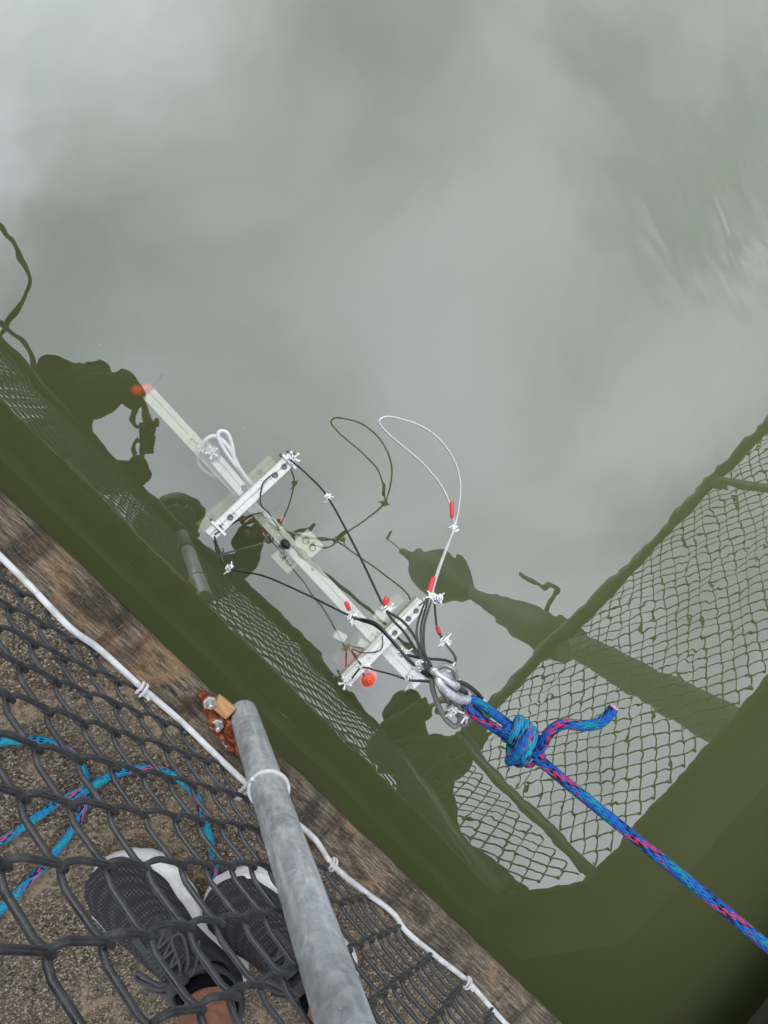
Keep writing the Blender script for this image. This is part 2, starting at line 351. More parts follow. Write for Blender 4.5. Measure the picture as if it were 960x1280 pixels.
bu = g.n('ShaderNodeBump'); bu.inputs['Strength'].default_value = 1.0; bu.inputs['Distance'].default_value = 0.0006; g.l(r1, bu.inputs['Height'])
bu2 = g.n('ShaderNodeBump'); bu2.inputs['Strength'].default_value = 1.0; bu2.inputs['Distance'].default_value = 0.003; g.l(r2, bu2.inputs['Height']); g.l(bu.outputs[0], bu2.inputs['Normal'])
r3 = g.noise(g.coord((1.0, 2.6, 1.0), rot=(0, 0, 0.75)), 5.5, 1, 0.4, 0.3)
msk = g.n('ShaderNodeVectorMath', operation='DISTANCE'); g.l(v, msk.inputs[0]); msk.inputs[1].default_value = (0.62, 1.50, 0)
mk = g.n('ShaderNodeMapRange'); mk.interpolation_type = 'SMOOTHSTEP'; g.l(msk.outputs['Value'], mk.inputs[0])
for i_, x_ in ((1, 0.40), (2, 0.0), (3, 0.0), (4, 1.0)): mk.inputs[i_].default_value = x_
r3m = g.n('ShaderNodeMath', operation='MULTIPLY'); g.l(r3, r3m.inputs[0]); g.l(mk.outputs[0], r3m.inputs[1])
bu3 = g.n('ShaderNodeBump'); bu3.inputs['Strength'].default_value = 1.0; bu3.inputs['Distance'].default_value = 0.0045; g.l(r3m.outputs[0], bu3.inputs['Height']); g.l(bu2.outputs[0], bu3.inputs['Normal'])
g.l(bu3.outputs[0], gl.inputs['Normal'])
g.l(fres.outputs[0], ms.inputs[0]); g.l(tr.outputs[0], ms.inputs[1]); g.l(gl.outputs[0], ms.inputs[2]); g.l(ms.outputs[0], out.inputs['Surface'])
vs = g.n('ShaderNodeVolumeScatter'); vs.inputs['Color'].default_value = (0.55, 0.62, 0.44, 1); vs.inputs['Density'].default_value = 4.2 / SC
va = g.n('ShaderNodeVolumeAbsorption'); va.inputs['Color'].default_value = (0.62, 0.68, 0.10, 1); va.inputs['Density'].default_value = 5.0 / SC
ad = g.n('ShaderNodeAddShader'); g.l(vs.outputs[0], ad.inputs[0]); g.l(va.outputs[0], ad.inputs[1]); g.l(ad.outputs[0], out.inputs['Volume'])

# ------------------------------------------------------------------ the setting
bm = bmesh.new(); box(bm, -300, 300, -300, 300, -1.6, 0.0); o = bm_obj('water', bm, M['water']); o['kind'] = 'structure'
bm = bmesh.new(); box(bm, -320, 320, -320, 320, -1.9, -1.62); o = bm_obj('seabed', bm, M['mud']); o['kind'] = 'structure'

ZD = 0.435; ZK = 0.452
KA, KB, KC, KD = Vector((-4.0, -0.232)), Vector((1.96, -0.232)), Vector((2.205, 0.013)), Vector((2.205, 7.0))   # outer edge of the kerbs
def inset(d):
    s = d * math.tan(math.radians(22.5))
    return [Vector((KA.x, KA.y - d)), Vector((KB.x + s, KB.y - d)), Vector((KC.x + d, KC.y - s)), Vector((KD.x + d, KD.y))]
KW = 0.072
ins = inset(KW + 0.002)
bm = bmesh.new()
outline = [*ins, Vector((3.7, 7)), Vector((3.7, -2.4)), Vector((-4, -2.4))]
tv = [bm.verts.new((p.x, p.y, ZD)) for p in outline]; bv = [bm.verts.new((p.x, p.y, 0.22)) for p in outline]
dtop = bm.faces.new(tv); bm.faces.new(bv[::-1])
for i in range(len(outline)):
    j = (i + 1) % len(outline); bm.faces.new((tv[i], bv[i], bv[j], tv[j]))
for f in bm.faces: f.material_index = 0 if f is dtop else 1  # slab sides and underside coloured dark so their reflection stays dark
deck = bm_obj('deck', bm, M['concrete']); deck.data.materials.append(M['wall']); deck['kind'] = 'structure'
for (x, y) in ((-2.6, -1.5), (-0.4, -1.5), (1.6, -1.5), (3.0, -1.4), (3.0, 1.2), (3.0, 3.6), (3.0, 6.0)):
    bm = bmesh.new(); lathe(bm, [(0.0, -1.7), (0.15, -1.7), (0.15, 0.225), (0.0, 0.225)], Matrix.Translation((x, y, 0)), 24); bm_obj('pile', bm, M['wall'], deck)

def kerb(A, B, A2, B2, label, matl='timber'):
    """a squared timber between outer edge A-B and inner edge A2-B2, worn along its arrises; local x along the grain"""
    L = (B - A).length; d = (B - A) / L; n_ = Vector((d.y, -d.x))
    root = empty('timber_kerb', (A.x, A.y, 0.30)); root.rotation_euler.z = math.atan2(d.y, d.x)
    bm = bmesh.new(); nx = max(8, int(L / 0.012)) if L < 8 else 400
    nx = min(nx, 520)
    s0 = (A2 - A).dot(d); s1 = (B2 - A).dot(d)
    prof = [(0, 0.118), (0, 0.13), (0, 0.142), (0.004, 0.150), (0.012, 0.152), (0.03, 0.152), (0.05, 0.152), (KW - 0.008, 0.151), (KW, 0.146), (KW, 0.118)]
    rows = []
    for i in range(nx + 1):
        f = i / nx; row = []
        for (py, pz) in prof:
            x = (s0 * py / KW) + f * (L + (s1 - L - s0) * py / KW)
            nz = mnoise.noise(Vector((x * 14 + A.x * 7, py * 60, pz * 30))); nf = mnoise.noise(Vector((x * 55, py * 200, pz * 90 + 4)))
            k = 0.0022 if pz > 0.09 else 0
            row.append(bm.verts.new((x, -py + (nz * 0.0025 + nf * 0.0012 if pz > 0.09 else 0), pz + nz * k + nf * 0.0012 * (pz > 0.09))))
        rows.append(row)
    for a, b in zip(rows[:-1], rows[1:]):
        for k in range(len(prof)):
            k2 = (k + 1) % len(prof); bm.faces.new((a[k], b[k], b[k2], a[k2]))
    bm.faces.new(rows[0][::-1]); bm.faces.new(rows[-1])
    bm_obj('beam', bm, M[matl], root, True)
    tag(root, label, 'kerb'); return root
ki = inset(KW)
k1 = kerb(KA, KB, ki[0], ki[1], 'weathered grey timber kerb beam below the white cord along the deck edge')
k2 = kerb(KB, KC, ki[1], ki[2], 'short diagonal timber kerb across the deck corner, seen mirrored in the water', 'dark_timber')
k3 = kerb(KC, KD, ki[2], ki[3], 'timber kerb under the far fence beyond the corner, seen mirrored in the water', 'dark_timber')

# ------------------------------------------------------------------ chain-link fences
PX, PZ = 0.0424, 0.0437; ZB, NROW = 0.621, 24
def wire_mesh(flip, n=24, r=0.0028, dy=0.0050):
    pts = []; per = 8
    for i in range(n * per + 1):
        th = math.pi * (i / per + flip); ph = th % (2 * math.pi)
        tri = ph / math.pi if ph < math.pi else 2 - ph / math.pi
        xx = 0.72 * tri + 0.28 * (0.5 - 0.5 * math.cos(ph))
        ss = math.sin(ph); yy = -math.copysign(min(1, abs(ss) * 1.5), ss) * dy
        pts.append(Vector((-0.0034 + xx * (PX + 0.0068), yy, i / per * PZ)))
    # folded knuckles at both ends
    e0 = pts[0]; e1 = pts[-1]
    pts = [e0 + Vector((0.006 * (1 if not flip else -1), 0.004, 0.012)), e0 + Vector((0.001, 0.003, -0.004))] + pts + [e1 + Vector((0.0, 0.003, 0.004))]
    bm = bmesh.new(); tube(bm, pts, r, 7)
    me = bpy.data.meshes.new('wire'); bm.to_mesh(me); bm.free(); me.materials.append(M['vinyl']); return me
WIRE = [wire_mesh(0), wire_mesh(1)]; WIRE_LOW = [wire_mesh(0, 26, 0.0031), wire_mesh(1, 26, 0.0031)]
POST_R = 0.024; PY = -0.222
def fence(A, B, posts, label, x_off=0.0, rail_r=0.027, ext=0.0, wires=WIRE, zb=ZB):
    """panel from A to B on the line of its posts; the mesh hangs on the deck side"""
    A, B = Vector(A), Vector(B); L = (B - A).length; d = (B - A) / L; ang = math.atan2(d.y, d.x)
    root = empty('chain_link_fence', (A.x, A.y, 0)); root.rotation_euler.z = ang
    tag(root, label, 'fence'); near_panel = abs(A.y - PY) < 1e-4 and abs(d.y) < 1e-4
    for s in posts:
        bm = bmesh.new(); lathe(bm, [(0.0, 0.432), (POST_R - 0.003, 0.432), (POST_R, 0.436), (POST_R, 0.9), (POST_R, 1.3), (POST_R, 1.64)], Matrix.Translation((s, 0, 0)), 36)
        near = abs(A.x + s - 0.47) < 0.01 and abs(A.y - PY) < 1e-4; gm = M['galv' if near else 'dark_rail']
        p = bm_obj('post', bm, gm, root)
        bm = bmesh.new(); lathe(bm, [(POST_R + 0.001, 1.60), (POST_R + 0.005, 1.61), (POST_R + 0.005, 1.66), (POST_R + 0.002, 1.70), (0.0, 1.712)], Matrix.Translation((s, 0, 0)), 24)
        bm_obj('post_cap', bm, gm, p)
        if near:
            bm = bmesh.new(); lathe(bm, [(POST_R + 0.0005, 1.19), (POST_R + 0.006, 1.195), (POST_R + 0.007, 1.4), (POST_R + 0.006, 1.595), (POST_R + 0.0005, 1.598)], Matrix.Translation((s, 0, 0)), 28); bm_obj('added_dark_sleeve', bm, M['dark_rail'], p)  # made-up dark sleeve, keeps the post's mirror image dark
    rb = [(0.0, 0.0), (0.25, 0.0), (0.47, 0.008), (0.56, 0.0), (0.7, 0.035), (0.84, 0.05), (0.95, 0.02), (1.0, 0.0)] if near_panel else [(0, 0), (0.5, 0.004), (1, 0)]
    tube_obj('top_rail', catmull([Vector((-ext + (L + 2 * ext) * f_, -0.004 + b_, 1.668)) for f_, b_ in rb], 6), rail_r, M['dark_rail'], root, 20)
    n = int((L - x_off) / PX)
    for k in range(n):
        x = x_off + k * PX
        o = bpy.data.objects.new('wire', wires[k % 2]); C.objects.link(o); o.parent = root
        wx = A.x + d.x * x; q_ = min(1, max(0, (wx - 0.50) / 0.5)); lean = 0.034 + 0.021 * q_ if near_panel else 0.0
        bow = 0.005 * math.sin(x * 2.1)
        o.location = (x + random.uniform(-0.0007, 0.0007), -0.038 + bow + random.uniform(-0.0008, 0.0008), zb + random.uniform(-0.0012, 0.0012))
        o.rotation_euler = (-lean + random.uniform(-0.003, 0.003), random.uniform(-0.003, 0.003), random.uniform(-0.03, 0.03))
    return root
PY = -0.222
FA = Vector((0.186 - PX * 54, PY)); FB = Vector((1.96, PY)); FC = Vector((2.24, 0.06)); FD = Vector((2.24, 5.0))
f1 = fence(FA, FB, [0.47 - FA.x, 0.47 - FA.x - 1.95, FB.x - FA.x], 'near black chain-link fence with a galvanised post in front of the shoes')
f2 = fence(FB, FC, [(FC - FB).length - 0.002], 'narrow chain-link panel across the corner, mirrored in the water left of a post', 0.03, 0.03, 0.0, WIRE_LOW, 0.525)
f3 = fence(FC, FD, [2.04, 3.9], 'long chain-link panel mirrored in the water beside the rope tail', 0.03, 0.032, 0.02, WIRE_LOW, 0.525)

# rusty foot bracket of the near post
br = empty('bracket_plate', (0, 0, 0)); br.name = 'foot_bracket'
bm = bmesh.new()
pl = [Q(u, v_, 0.456) for u, v_ in ((246, 864), (262, 866), (285, 893), (298, 920), (300, 944), (284, 930), (262, 905))]
tv = [bm.verts.new(p) for p in pl]; bv = [bm.verts.new(p + Vector((0, 0, 0.008))) for p in pl]
bm.faces.new(tv[::-1]); bm.faces.new(bv)
for i in range(len(pl)): bm.faces.new((tv[i], tv[(i + 1) % len(pl)], bv[(i + 1) % len(pl)], bv[i]))
bm_obj('plate', bm, M['rust'], br)
bm = bmesh.new()                                   # upright web of the angle towards the post
a, b_ = Q(290, 935, 0.462), Q(263, 902, 0.462)
for p0, p1, h in ((a, b_, 0.018),):
    d = (p1 - p0); box(bm, 0, d.length, -0.004, 0.004, 0, h, frame(p0, d), 0.001)
bm_obj('web', bm, M['rust'], br)
for (u, v_) in ((262, 877), (271, 905)):
    p = Q(u, v_, 0.464)
    bm = bmesh.new(); Mx = Matrix.Translation(p) @ Matrix.Rotation(0.5, 4, 'Z')
    lathe(bm, [(0, 0), (0.0115, 0), (0.0115, 0.0085), (0.0095, 0.010), (0, 0.009)], Mx, 6)
    for f in bm.faces: f.smooth = False
    nut = bm_obj('nut', bm, M['nut'], br)
    bm = bmesh.new(); lathe(bm, [(0.0046, 0.009), (0.0046, 0.024), (0.0035, 0.026), (0, 0.026)], Mx, 12); bm_obj('bolt_thread', bm, M['nut'], nut)
    bm = bmesh.new(); lathe(bm, [(0.013, -0.001), (0.013, 0.001), (0, 0.001)], Mx, 16); bm_obj('washer', bm, M['rust'], nut)
bm = bmesh.new(); d = Q(284, 884, 0.46) - Q(268, 871, 0.46)
box(bm, 0, d.length * 1.25, -0.012, 0.012, 0, 0.016, frame(Q(268, 873, 0.453), d), 0.003); bm_obj('packing_block', bm, M['tanblock'], br)
tag(br, 'rusty bracket with two bolts at the foot of the galvanised post', 'bracket')

# white cord laced along the foot of the mesh
cord_px = [(-60, 640), (-25, 672), (0, 695), (40, 735), (88, 785), (125, 812), (178, 860), (228, 903), (262, 936), (300, 972), (330, 998), (390, 1045), (415, 1080), (450, 1110), (490, 1140), (508, 1164), (545, 1195), (583, 1225), (610, 1255), (635, 1282), (680, 1325), (730, 1370)]
wc = empty('white_cord', (0, 0, 0.6)); CY = -0.252
def cyx(u): return CY
tube_obj('cord', local(wc, catmull([QY(u, v_, cyx(u)) for u, v_ in cord_px], 8)), 0.0042, M['cord'], wc, 10)
for (u, v_) in ((178, 860), (415, 1078), (583, 1226)):
    p = QY(u, v_, cyx(u)); pts = []
    for i in range(26):
        a = i / 25 * 2 * math.pi * 1.6
        pts.append(p + Vector((0.0022 * (i - 12) / 5, 0.0085 * math.cos(a) - 0.001, 0.0085 * math.sin(a) + 0.002)))
    pts += [pts[-1] + Vector((0.006, 0.004, 0.006)), pts[-1] + Vector((0.010, 0.005, 0.013))]
    tube_obj('tie', local(wc, catmull(pts, 2)), 0.0021, M['cord'], wc, 8)
lp = []; pc = Vector((0.472, PY, 0.708))
for i in range(30):
    a = -0.62 * math.pi + i / 29 * 1.62 * math.pi
    lp.append(pc + Vector((0.0285 * math.sin(a) * 1.0, 0.0285 * math.cos(a), 0.012 * math.cos(a + 0.5))))
e = QY(296, 985, -0.262)
lp = [QY(312, 985, -0.245), QY(296, 992, -0.262), QY(300, 998, -0.262)] + lp[3:]
ringpts = [pc + Vector((0.0262 * math.sin(a), 0.0262 * math.cos(a), 0.006 * math.cos(a - 0.9))) for a in [2 * math.pi * i / 40 for i in range(40)]]
bm = bmesh.new(); tube(bm, local(wc, ringpts), 0.0030, 8, True)
hook = [pc + Vector((-0.0285, -0.004, 0.0)), QY(300, 990, -0.258), QY(293, 994, -0.262), QY(300, 998, -0.262), QY(312, 988, -0.262), QY(316, 984, -0.258), QY(306, 975, -0.254)]
tube(bm, local(wc, catmull(hook, 6)), 0.0029, 8)
me = bpy.data.meshes.new('post_loop'); bm.to_mesh(me); bm.free(); link('post_loop', me, M['cord'], wc)
tag(wc, 'white cord lacing the foot of the near mesh and looped round the post', 'cord')

# ------------------------------------------------------------------ rope lying on the deck
deck_px1 = [(-80, 940), (-20, 930), (20, 925), (60, 928), (92, 945), (108, 975), (106, 1005), (92, 1035), (62, 1074), (30, 1108), (0, 1138), (-40, 1180), (-120, 1190), (-140, 1120), (-70, 1080), (0, 1052), (42, 1024), (92, 990), (140, 968), (185, 961), (222, 972), (245, 996), (257, 1030), (266, 1066), (268, 1090), (272, 1130)]
dr_root = empty('rope_coil', Q(90, 1000, ZD))
pts = catmull([Q(u, v_, ZD + 0.0085) for u, v_ in deck_px1], 10)
for i, p in enumerate(pts):                        # the later pass lies over the earlier one
    if i > 140:
        for q in pts[:120]:
            dd = (Vector((p.x, p.y)) - Vector((q.x, q.y))).length
            if dd < 0.035: p.z = max(p.z, ZD + 0.0085 + 0.017 * (1 - dd / 0.035) ** 0.5)
tube_obj('rope', local(dr_root, pts), 0.0072, M['rope_light'], dr_root, 16)
tag(dr_root, 'turquoise and pink braided rope lying in a loop on the concrete deck', 'rope')

# ------------------------------------------------------------------ instrument frame in the water
def extrusion(name, A, B, wd, ht, matl, parent):
    """slotted aluminium profile from A to B, its top face up"""
    h, v2 = wd / 2, ht / 2; s = wd * 0.11; dp = wd * 0.16
    prof = []
    def side(c0, n_, tdir, half):
        pass
    prof = [(-h, -v2), (-s, -v2), (-s, -v2 + dp), (s, -v2 + dp), (s, -v2), (h, -v2), (h, -s), (h - dp, -s), (h - dp, s), (h, s), (h, v2), (s * 1.0, v2), (s, v2 - dp), (-s, v2 - dp), (-s, v2), (-h, v2), (-h, s), (-h + dp, s), (-h + dp, -s), (-h, -s)]
    d = B - A; Mx = frame(A, d); L = d.length
    bm = bmesh.new()
    r0 = [bm.verts.new(Mx @ Vector((0, y, z))) for y, z in prof]; r1 = [bm.verts.new(Mx @ Vector((L, y, z))) for y, z in prof]
    n = len(prof)
    for i in range(n): bm.faces.new((r0[i], r0[(i + 1) % n], r1[(i + 1) % n], r1[i]))
    bm.faces.new(r0[::-1]); bm.faces.new(r1)
    return bm_obj(name, bm, matl, parent)
dv_ = empty('instrument_frame', (0, 0, 0))
ZT = 0.006                                                          # crossbars break the surface
mA, mB = Q(186, 492, -0.068), Q(521, 853, -0.020)
beam = extrusion('main_beam', mA, mB, 0.032, 0.030, M['device'], dv_)
md = (mB - mA).normalized()
def on_beam(t, dz=0.0): return mA.lerp(mB, t) + Vector((0, 0, dz))
bolts = []
def bolt_ring(p, r, parent, ax=Vector((1, 0, 0))):
    bm = bmesh.new(); lathe(bm, [(r, -0.001), (r, 0.002), (r * 0.75, 0.003), (r * 0.6, 0.003), (r * 0.55, 0.001), (0, 0.001)], Matrix.Translation(p), 16)
    return bm_obj('bolt', bm, M['dark_bolt'], parent)
def crossbar(pA, pB, z, rings, wd=0.027):
    A, B = Q(*pA, z), Q(*pB, z)
    cb = extrusion('crossbar', A, B, wd, 0.026, M['device'], dv_)
    d = (B - A).normalized()
    for t_ in rings: bolt_ring(A.lerp(B, t_) + Vector((0, 0, 0.0135)), 0.0066, cb)
    bm = bmesh.new()
    for t_ in (0.16, 0.74, 0.30):
        box(bm, -0.0012, 0.0012, -wd / 2 - 0.001, wd / 2 + 0.001, -0.0136, 0.0142, frame(A.lerp(B, t_), d))
    bm_obj('clip_band', bm, M['device'], cb)
    return cb, A, B
cb1, c1A, c1B = crossbar((262, 669), (365, 572), ZT, (0.11, 0.24, 0.78, 0.89))
cb1b, _, _ = crossbar((250, 660), (340, 574), -0.15, (0.16, 0.82), 0.026)
cb2, c2A, c2B = crossbar((432, 850), (527, 752), ZT, (0.2, 0.62, 0.8, 0.9))
cb2b, _, _ = crossbar((420, 828), (500, 745), -0.16, (0.2, 0.8), 0.026)
# end spiders: little four-armed caps on the crossbar ends
def spider(p, r, parent, matl):
    bm = bmesh.new()
    for k in range(5):
        a = k * 2 * math.pi / 5 + 0.3
        box(bm, 0.0, r, -0.0016, 0.0016, -0.0015, 0.0025, Matrix.Translation(p) @ Matrix.Rotation(a, 4, 'Z'))
        lathe(bm, [(0, -0.002), (0.0035, -0.002), (0.0035, 0.004), (0, 0.004)], Matrix.Translation(p + Vector((r * math.cos(a), r * math.sin(a), 0))), 8)
    return bm_obj('end_clip', bm, matl, parent)
spider(c1B + Vector((0, 0, 0.018)), 0.013, cb1, M['white_plastic'])
spider(c2A + Vector((-0.004, -0.004, 0.018)), 0.015, cb2, M['white_plastic'])
for cb, A, B, t_ in ((cb1, c1A, c1B, 0.10), (cb1, c1A, c1B, 0.95), (cb2, c2A, c2B, 0.22)):
    p = A.lerp(B, t_); d = (B - A).normalized()
    bm = bmesh.new(); box(bm, -0.003, 0.003, -0.022, 0.022, 0.012, 0.019, frame(p, d), 0.001); bm_obj('clamp', bm, M['white_plastic'], cb)
# upper half beam on the far side of the first crossbar, with its star knob
ub = extrusion('upper_beam', Q(252, 553, -0.030), Q(305, 615, -0.020), 0.028, 0.014, M['device'], dv_)
bolt_ring(Q(305, 609, -0.020) + Vector((0, 0, 0.008)), 0.0068, ub)
spider(Q(265, 566, -0.012), 0.013, ub, M['white_plastic'])
bm = bmesh.new(); lathe(bm, [(0, 0), (0.018, 0), (0.018, 0.004), (0, 0.004)], Matrix.Translation(Q(265, 566, -0.019)), 20); bm_obj('knob_base', bm, M['shackle'], ub)
# plates under the beam with drilled holes
for (u, v_) in ((386, 680), (358, 698)):
    p = Q(u, v_, -0.062); bm = bmesh.new(); box(bm, -0.030, 0.030, -0.024, 0.024, -0.003, 0.003, frame(p, md), 0.001)
    pl_ = bm_obj('drilled_plate', bm, M['device'], dv_)
    for s in (-1, 1):
        bm = bmesh.new(); lathe(bm, [(0.0095, 0.003), (0.0095, 0.0045), (0.006, 0.0045), (0.006, 0.003)], frame(p + md * 0.012 * s, md), 16); bm_obj('hole_rim', bm, M['dark_bolt'], pl_)
# collars, end plate and clips on the main beam
for t_ in (0.135, 0.36, 0.47, 0.80, 0.90):
    bm = bmesh.new(); box(bm, -0.004, 0.004, -0.0172, 0.0172, -0.0162, 0.0162, frame(on_beam(t_), md), 0.001); bm_obj('collar', bm, M['device'], beam)
bm = bmesh.new(); box(bm, -0.010, 0.0, -0.021, 0.021, -0.012, 0.019, frame(mB, md), 0.002); bm_obj('end_plate', bm, M['white_plastic'], beam)
for (u, v_, z) in ((425, 795, -0.03), (455, 805, -0.03), (475, 770, -0.035), (470, 785, -0.02)):
    bm = bmesh.new(); box(bm, -0.016, 0.016, -0.010, 0.010, -0.006, 0.006, frame(Q(u, v_, z), md + Vector((0.2, 0.4, 0))), 0.002); bm_obj('connector_block', bm, M['device'], dv_)
# dark sensor body under the beam
bm = bmesh.new(); lathe(bm, [(0, 0), (0.011, 0), (0.011, 0.05), (0.007, 0.056), (0.007, 0.075), (0, 0.075)], frame(Q(352, 676, -0.07), Vector((0, 0, 1)), md) @ Matrix.Rotation(math.pi / 2, 4, 'Y'), 14)
bm_obj('sensor_body', bm, M['black_plastic'], dv_)
bm = bmesh.new(); box(bm, -0.012, 0.012, -0.006, 0.006, -0.006, 0.006, frame(Q(348, 634, -0.05), Vector((0.3, 1, 0))), 0.002); bm_obj('sensor_plug', bm, M['black_plastic'], dv_)
# hoses along the beam
def tube_px(name, px, r, matl, parent, sides=8, n=8):
    return tube_obj(name, catmull([Q(*p) for p in px], n), r, matl, parent, sides)
tube_px('hose', [(248, 566, -0.03), (258, 549, -0.015), (272, 546, -0.012), (288, 562, -0.01), (300, 586, -0.012), (318, 610, -0.03)], 0.0048, M['white_plastic'], dv_)
tube_px('hose', [(318, 606, -0.04), (300, 588, -0.015), (283, 566, -0.006), (273, 547, -0.004), (275, 539, -0.004), (284, 541, -0.004), (290, 555, -0.006), (295, 578, -0.01), (310, 604, -0.03)], 0.0042, M['white_plastic'], dv_)
tube_px('hose', [(247, 562, -0.06), (248, 578, -0.07), (258, 590, -0.075), (272, 596, -0.075), (285, 598, -0.07)], 0.0045, M['white_plastic'], dv_)
tube_px('lead', [(352, 668, -0.04), (338, 644, 0.0), (326, 630, 0.022), (327, 610, 0.022), (332, 600, 0.02), (345, 590, 0.02)], 0.0016, M['cable'], dv_, 6)
tube_px('lead', [(268, 668, 0.022), (290, 655, 0.012), (310, 645, -0.01), (330, 640, -0.03)], 0.0018, M['cable'], dv_, 6)
tube_px('lead', [(478, 795, 0.02), (476, 812, 0.02), (455, 816, 0.02), (440, 812, 0.015), (450, 830, 0.02), (456, 846, 0.0), (462, 852, -0.02)], 0.0014, M['cable'], dv_, 6)
tag(dv_, 'white slotted aluminium frame with two crossbars lying just under the water', 'instrument')

def float_ball(p, r, label):
    o = empty('float_ball', p)
    bm = bmesh.new(); prof = [(0, -r)] + [(r * math.sin(a), -r * math.cos(a)) for a in [math.pi * i / 16 for i in range(1, 16)]] + [(0, r)]
    lathe(bm, prof, None, 24); bm_obj('ball', bm, M['orange'], o)
    bm = bmesh.new(); tube(bm, [Vector((1.012 * r * math.cos(a), 1.012 * r * math.sin(a), 0)) for a in [2 * math.pi * i / 32 for i in range(32)]], r * 0.04, 6, True)
    me = bpy.data.meshes.new('seam'); bm.to_mesh(me); bm.free(); link('seam', me, M['orange'], o)
    bm = bmesh.new(); lathe(bm, [(0.2 * r, r * 0.96), (0.2 * r, r * 1.12), (0.08 * r, r * 1.12), (0.08 * r, r * 0.9)], None, 12); bm_obj('eyelet', bm, M['orange'], o)
    tag(o, label, 'float'); return o
float_ball(Q(457, 846, -0.024), 0.030, 'bright orange float ball beside the clip-ended crossbar near the shackle')
float_ball(Q(440, 826, -0.12), 0.034, 'faded orange float ball deeper behind the bright orange one')
float_ball(Q(184, 487, -0.07), 0.013, 'small orange float at the submerged tip of the white beam, beside its cord')
float_ball(Q(171, 489, -0.075), 0.013, 'small orange float at the submerged tip of the white beam, outermost of the pair')
float_ball(Q(334, 663, -0.09), 0.013, 'small red float under the beam beside the black sensor')
float_ball(Q(352, 648, -0.08), 0.009, 'tiny red float under the beam beside the first crossbar')
tc_ = tube_px('tip_cord', [(180, 497, -0.11), (190, 484, -0.09), (198, 475, -0.07), (204, 468, -0.05)], 0.0025, M['cable'], None, 6)
tag(tc_, 'short dark cord sticking out past the orange floats at the beam tip', 'cord')

# pale specks drifting in the water round the frame
rs = random.Random(3); bm = bmesh.new()
for i in range(420):
    t_ = rs.uniform(-0.15, 1.15); p = mA.lerp(mB, t_) + Vector((rs.gauss(0, 0.05), rs.gauss(0, 0.10), 0)); p.z = -rs.uniform(0.004, 0.09)
    r_ = rs.uniform(0.0005, 0.0013)
    q = [bm.verts.new(p + Vector((rs.uniform(-1, 1), rs.uniform(-1, 1), rs.uniform(-1, 1))) * r_ * 1.3) for _ in range(4)]
    for f_ in ((0, 1, 2), (0, 1, 3), (0, 2, 3), (1, 2, 3)): bm.faces.new([q[j] for j in f_])
o = bm_obj('drifting_specks', bm, M['white_plastic']); o['kind'] = 'stuff'; o['label'] = 'fine pale specks drifting in the water round the white frame'; o['category'] = 'specks'

# ------------------------------------------------------------------ cables, ties, shackle
def zip_tie(p, tdir, r, parent, tails=4, seed=0):
    rnd = random.Random(seed); d = Vector(tdir).normalized(); n1_ = d.orthogonal().normalized(); n2_ = d.cross(n1_)
    bm = bmesh.new()
    for s in (-1, 0, 1):
        c = p + d * 0.0048 * s
        pts = [c + (n1_ * math.cos(a) + n2_ * math.sin(a)) * r for a in [2 * math.pi * i / 14 for i in range(14)]]
        tube(bm, pts, 0.0017, 5, True)
    for k in range(tails):
        a = rnd.uniform(0, 2 * math.pi); q = p + d * 0.0055 * rnd.uniform(-1, 1)
        dirn = (n1_ * math.cos(a) + n2_ * math.sin(a)); e = q + dirn * (r + rnd.uniform(0.008, 0.016)) + d * rnd.uniform(-0.007, 0.007)
        tube(bm, [q + dirn * r * 0.8, e], 0.0015, 5)
        box(bm, -0.003, 0.003, -0.003, 0.003, -0.0025, 0.0025, Matrix.Translation(q + dirn * (r + 0.001)))
    return bm_obj('zip_tie', bm, M['white_plastic'], parent)
def sleeve(px0, px1, r, parent):
    a, b = Q(*px0), Q(*px1); pts = [a.lerp(b, i / 6) for i in range(7)]
    return tube_obj('sleeve', pts, [r * 0.6, r, r, r, r, r, r * 0.6], M['red'], parent, 8)
def sling(label, strands, ties=(), sleeves=(), matl='cable', r=0.0022):
    root = empty('cable', (0, 0, 0))
    for k, s in enumerate(strands):
        tube_obj('strand', catmull([Q(*p) for p in s], 10), r, M[matl], root, 8)
    for k, (u, v_, z, u2, v2) in enumerate(ties):
        p = Q(u, v_, z); zip_tie(p, Q(u2, v2, z) - p, 0.0052, root, 4, seed=int(u * 7 + v_))
    for s in sleeves: sleeve(s[0], s[1], s[2], root)
    tag(root, label, 'cable', None); return root
ZS = 0.815                                                           # height of the shackle
sling('black cable from the far end of the first crossbar with a red-sleeved tie',
      [[(362, 574, 0.03), (385, 594, 0.10), (410, 622, 0.19), (446, 688, 0.36), (482, 762, 0.53), (505, 790, 0.63), (528, 825, 0.74), (545, 845, ZS)],
       [(484, 764, 0.53), (505, 778, 0.62), (522, 802, 0.71), (540, 835, 0.80)]],
      [(410, 622, 0.19, 420, 640), (482, 761, 0.53, 492, 775)], [((484, 746, 0.53), (481, 757, 0.53), 0.0052)])
sling('black cable from the near end of the first crossbar with a thin red sleeve',
      [[(268, 671, 0.025), (275, 690, 0.06), (286, 710, 0.09), (330, 720, 0.18), (385, 744, 0.32), (440, 771, 0.47), (472, 784, 0.58), (502, 815, 0.68), (525, 838, 0.76), (542, 850, ZS)],
       [(442, 773, 0.47), (468, 778, 0.57), (490, 800, 0.65), (512, 826, 0.72), (538, 846, 0.80)]],
      [(286, 710, 0.09, 300, 716), (440, 772, 0.47, 452, 777), (502, 815, 0.68, 510, 824)], [((432, 752, 0.47), (437, 763, 0.47), 0.0040)])
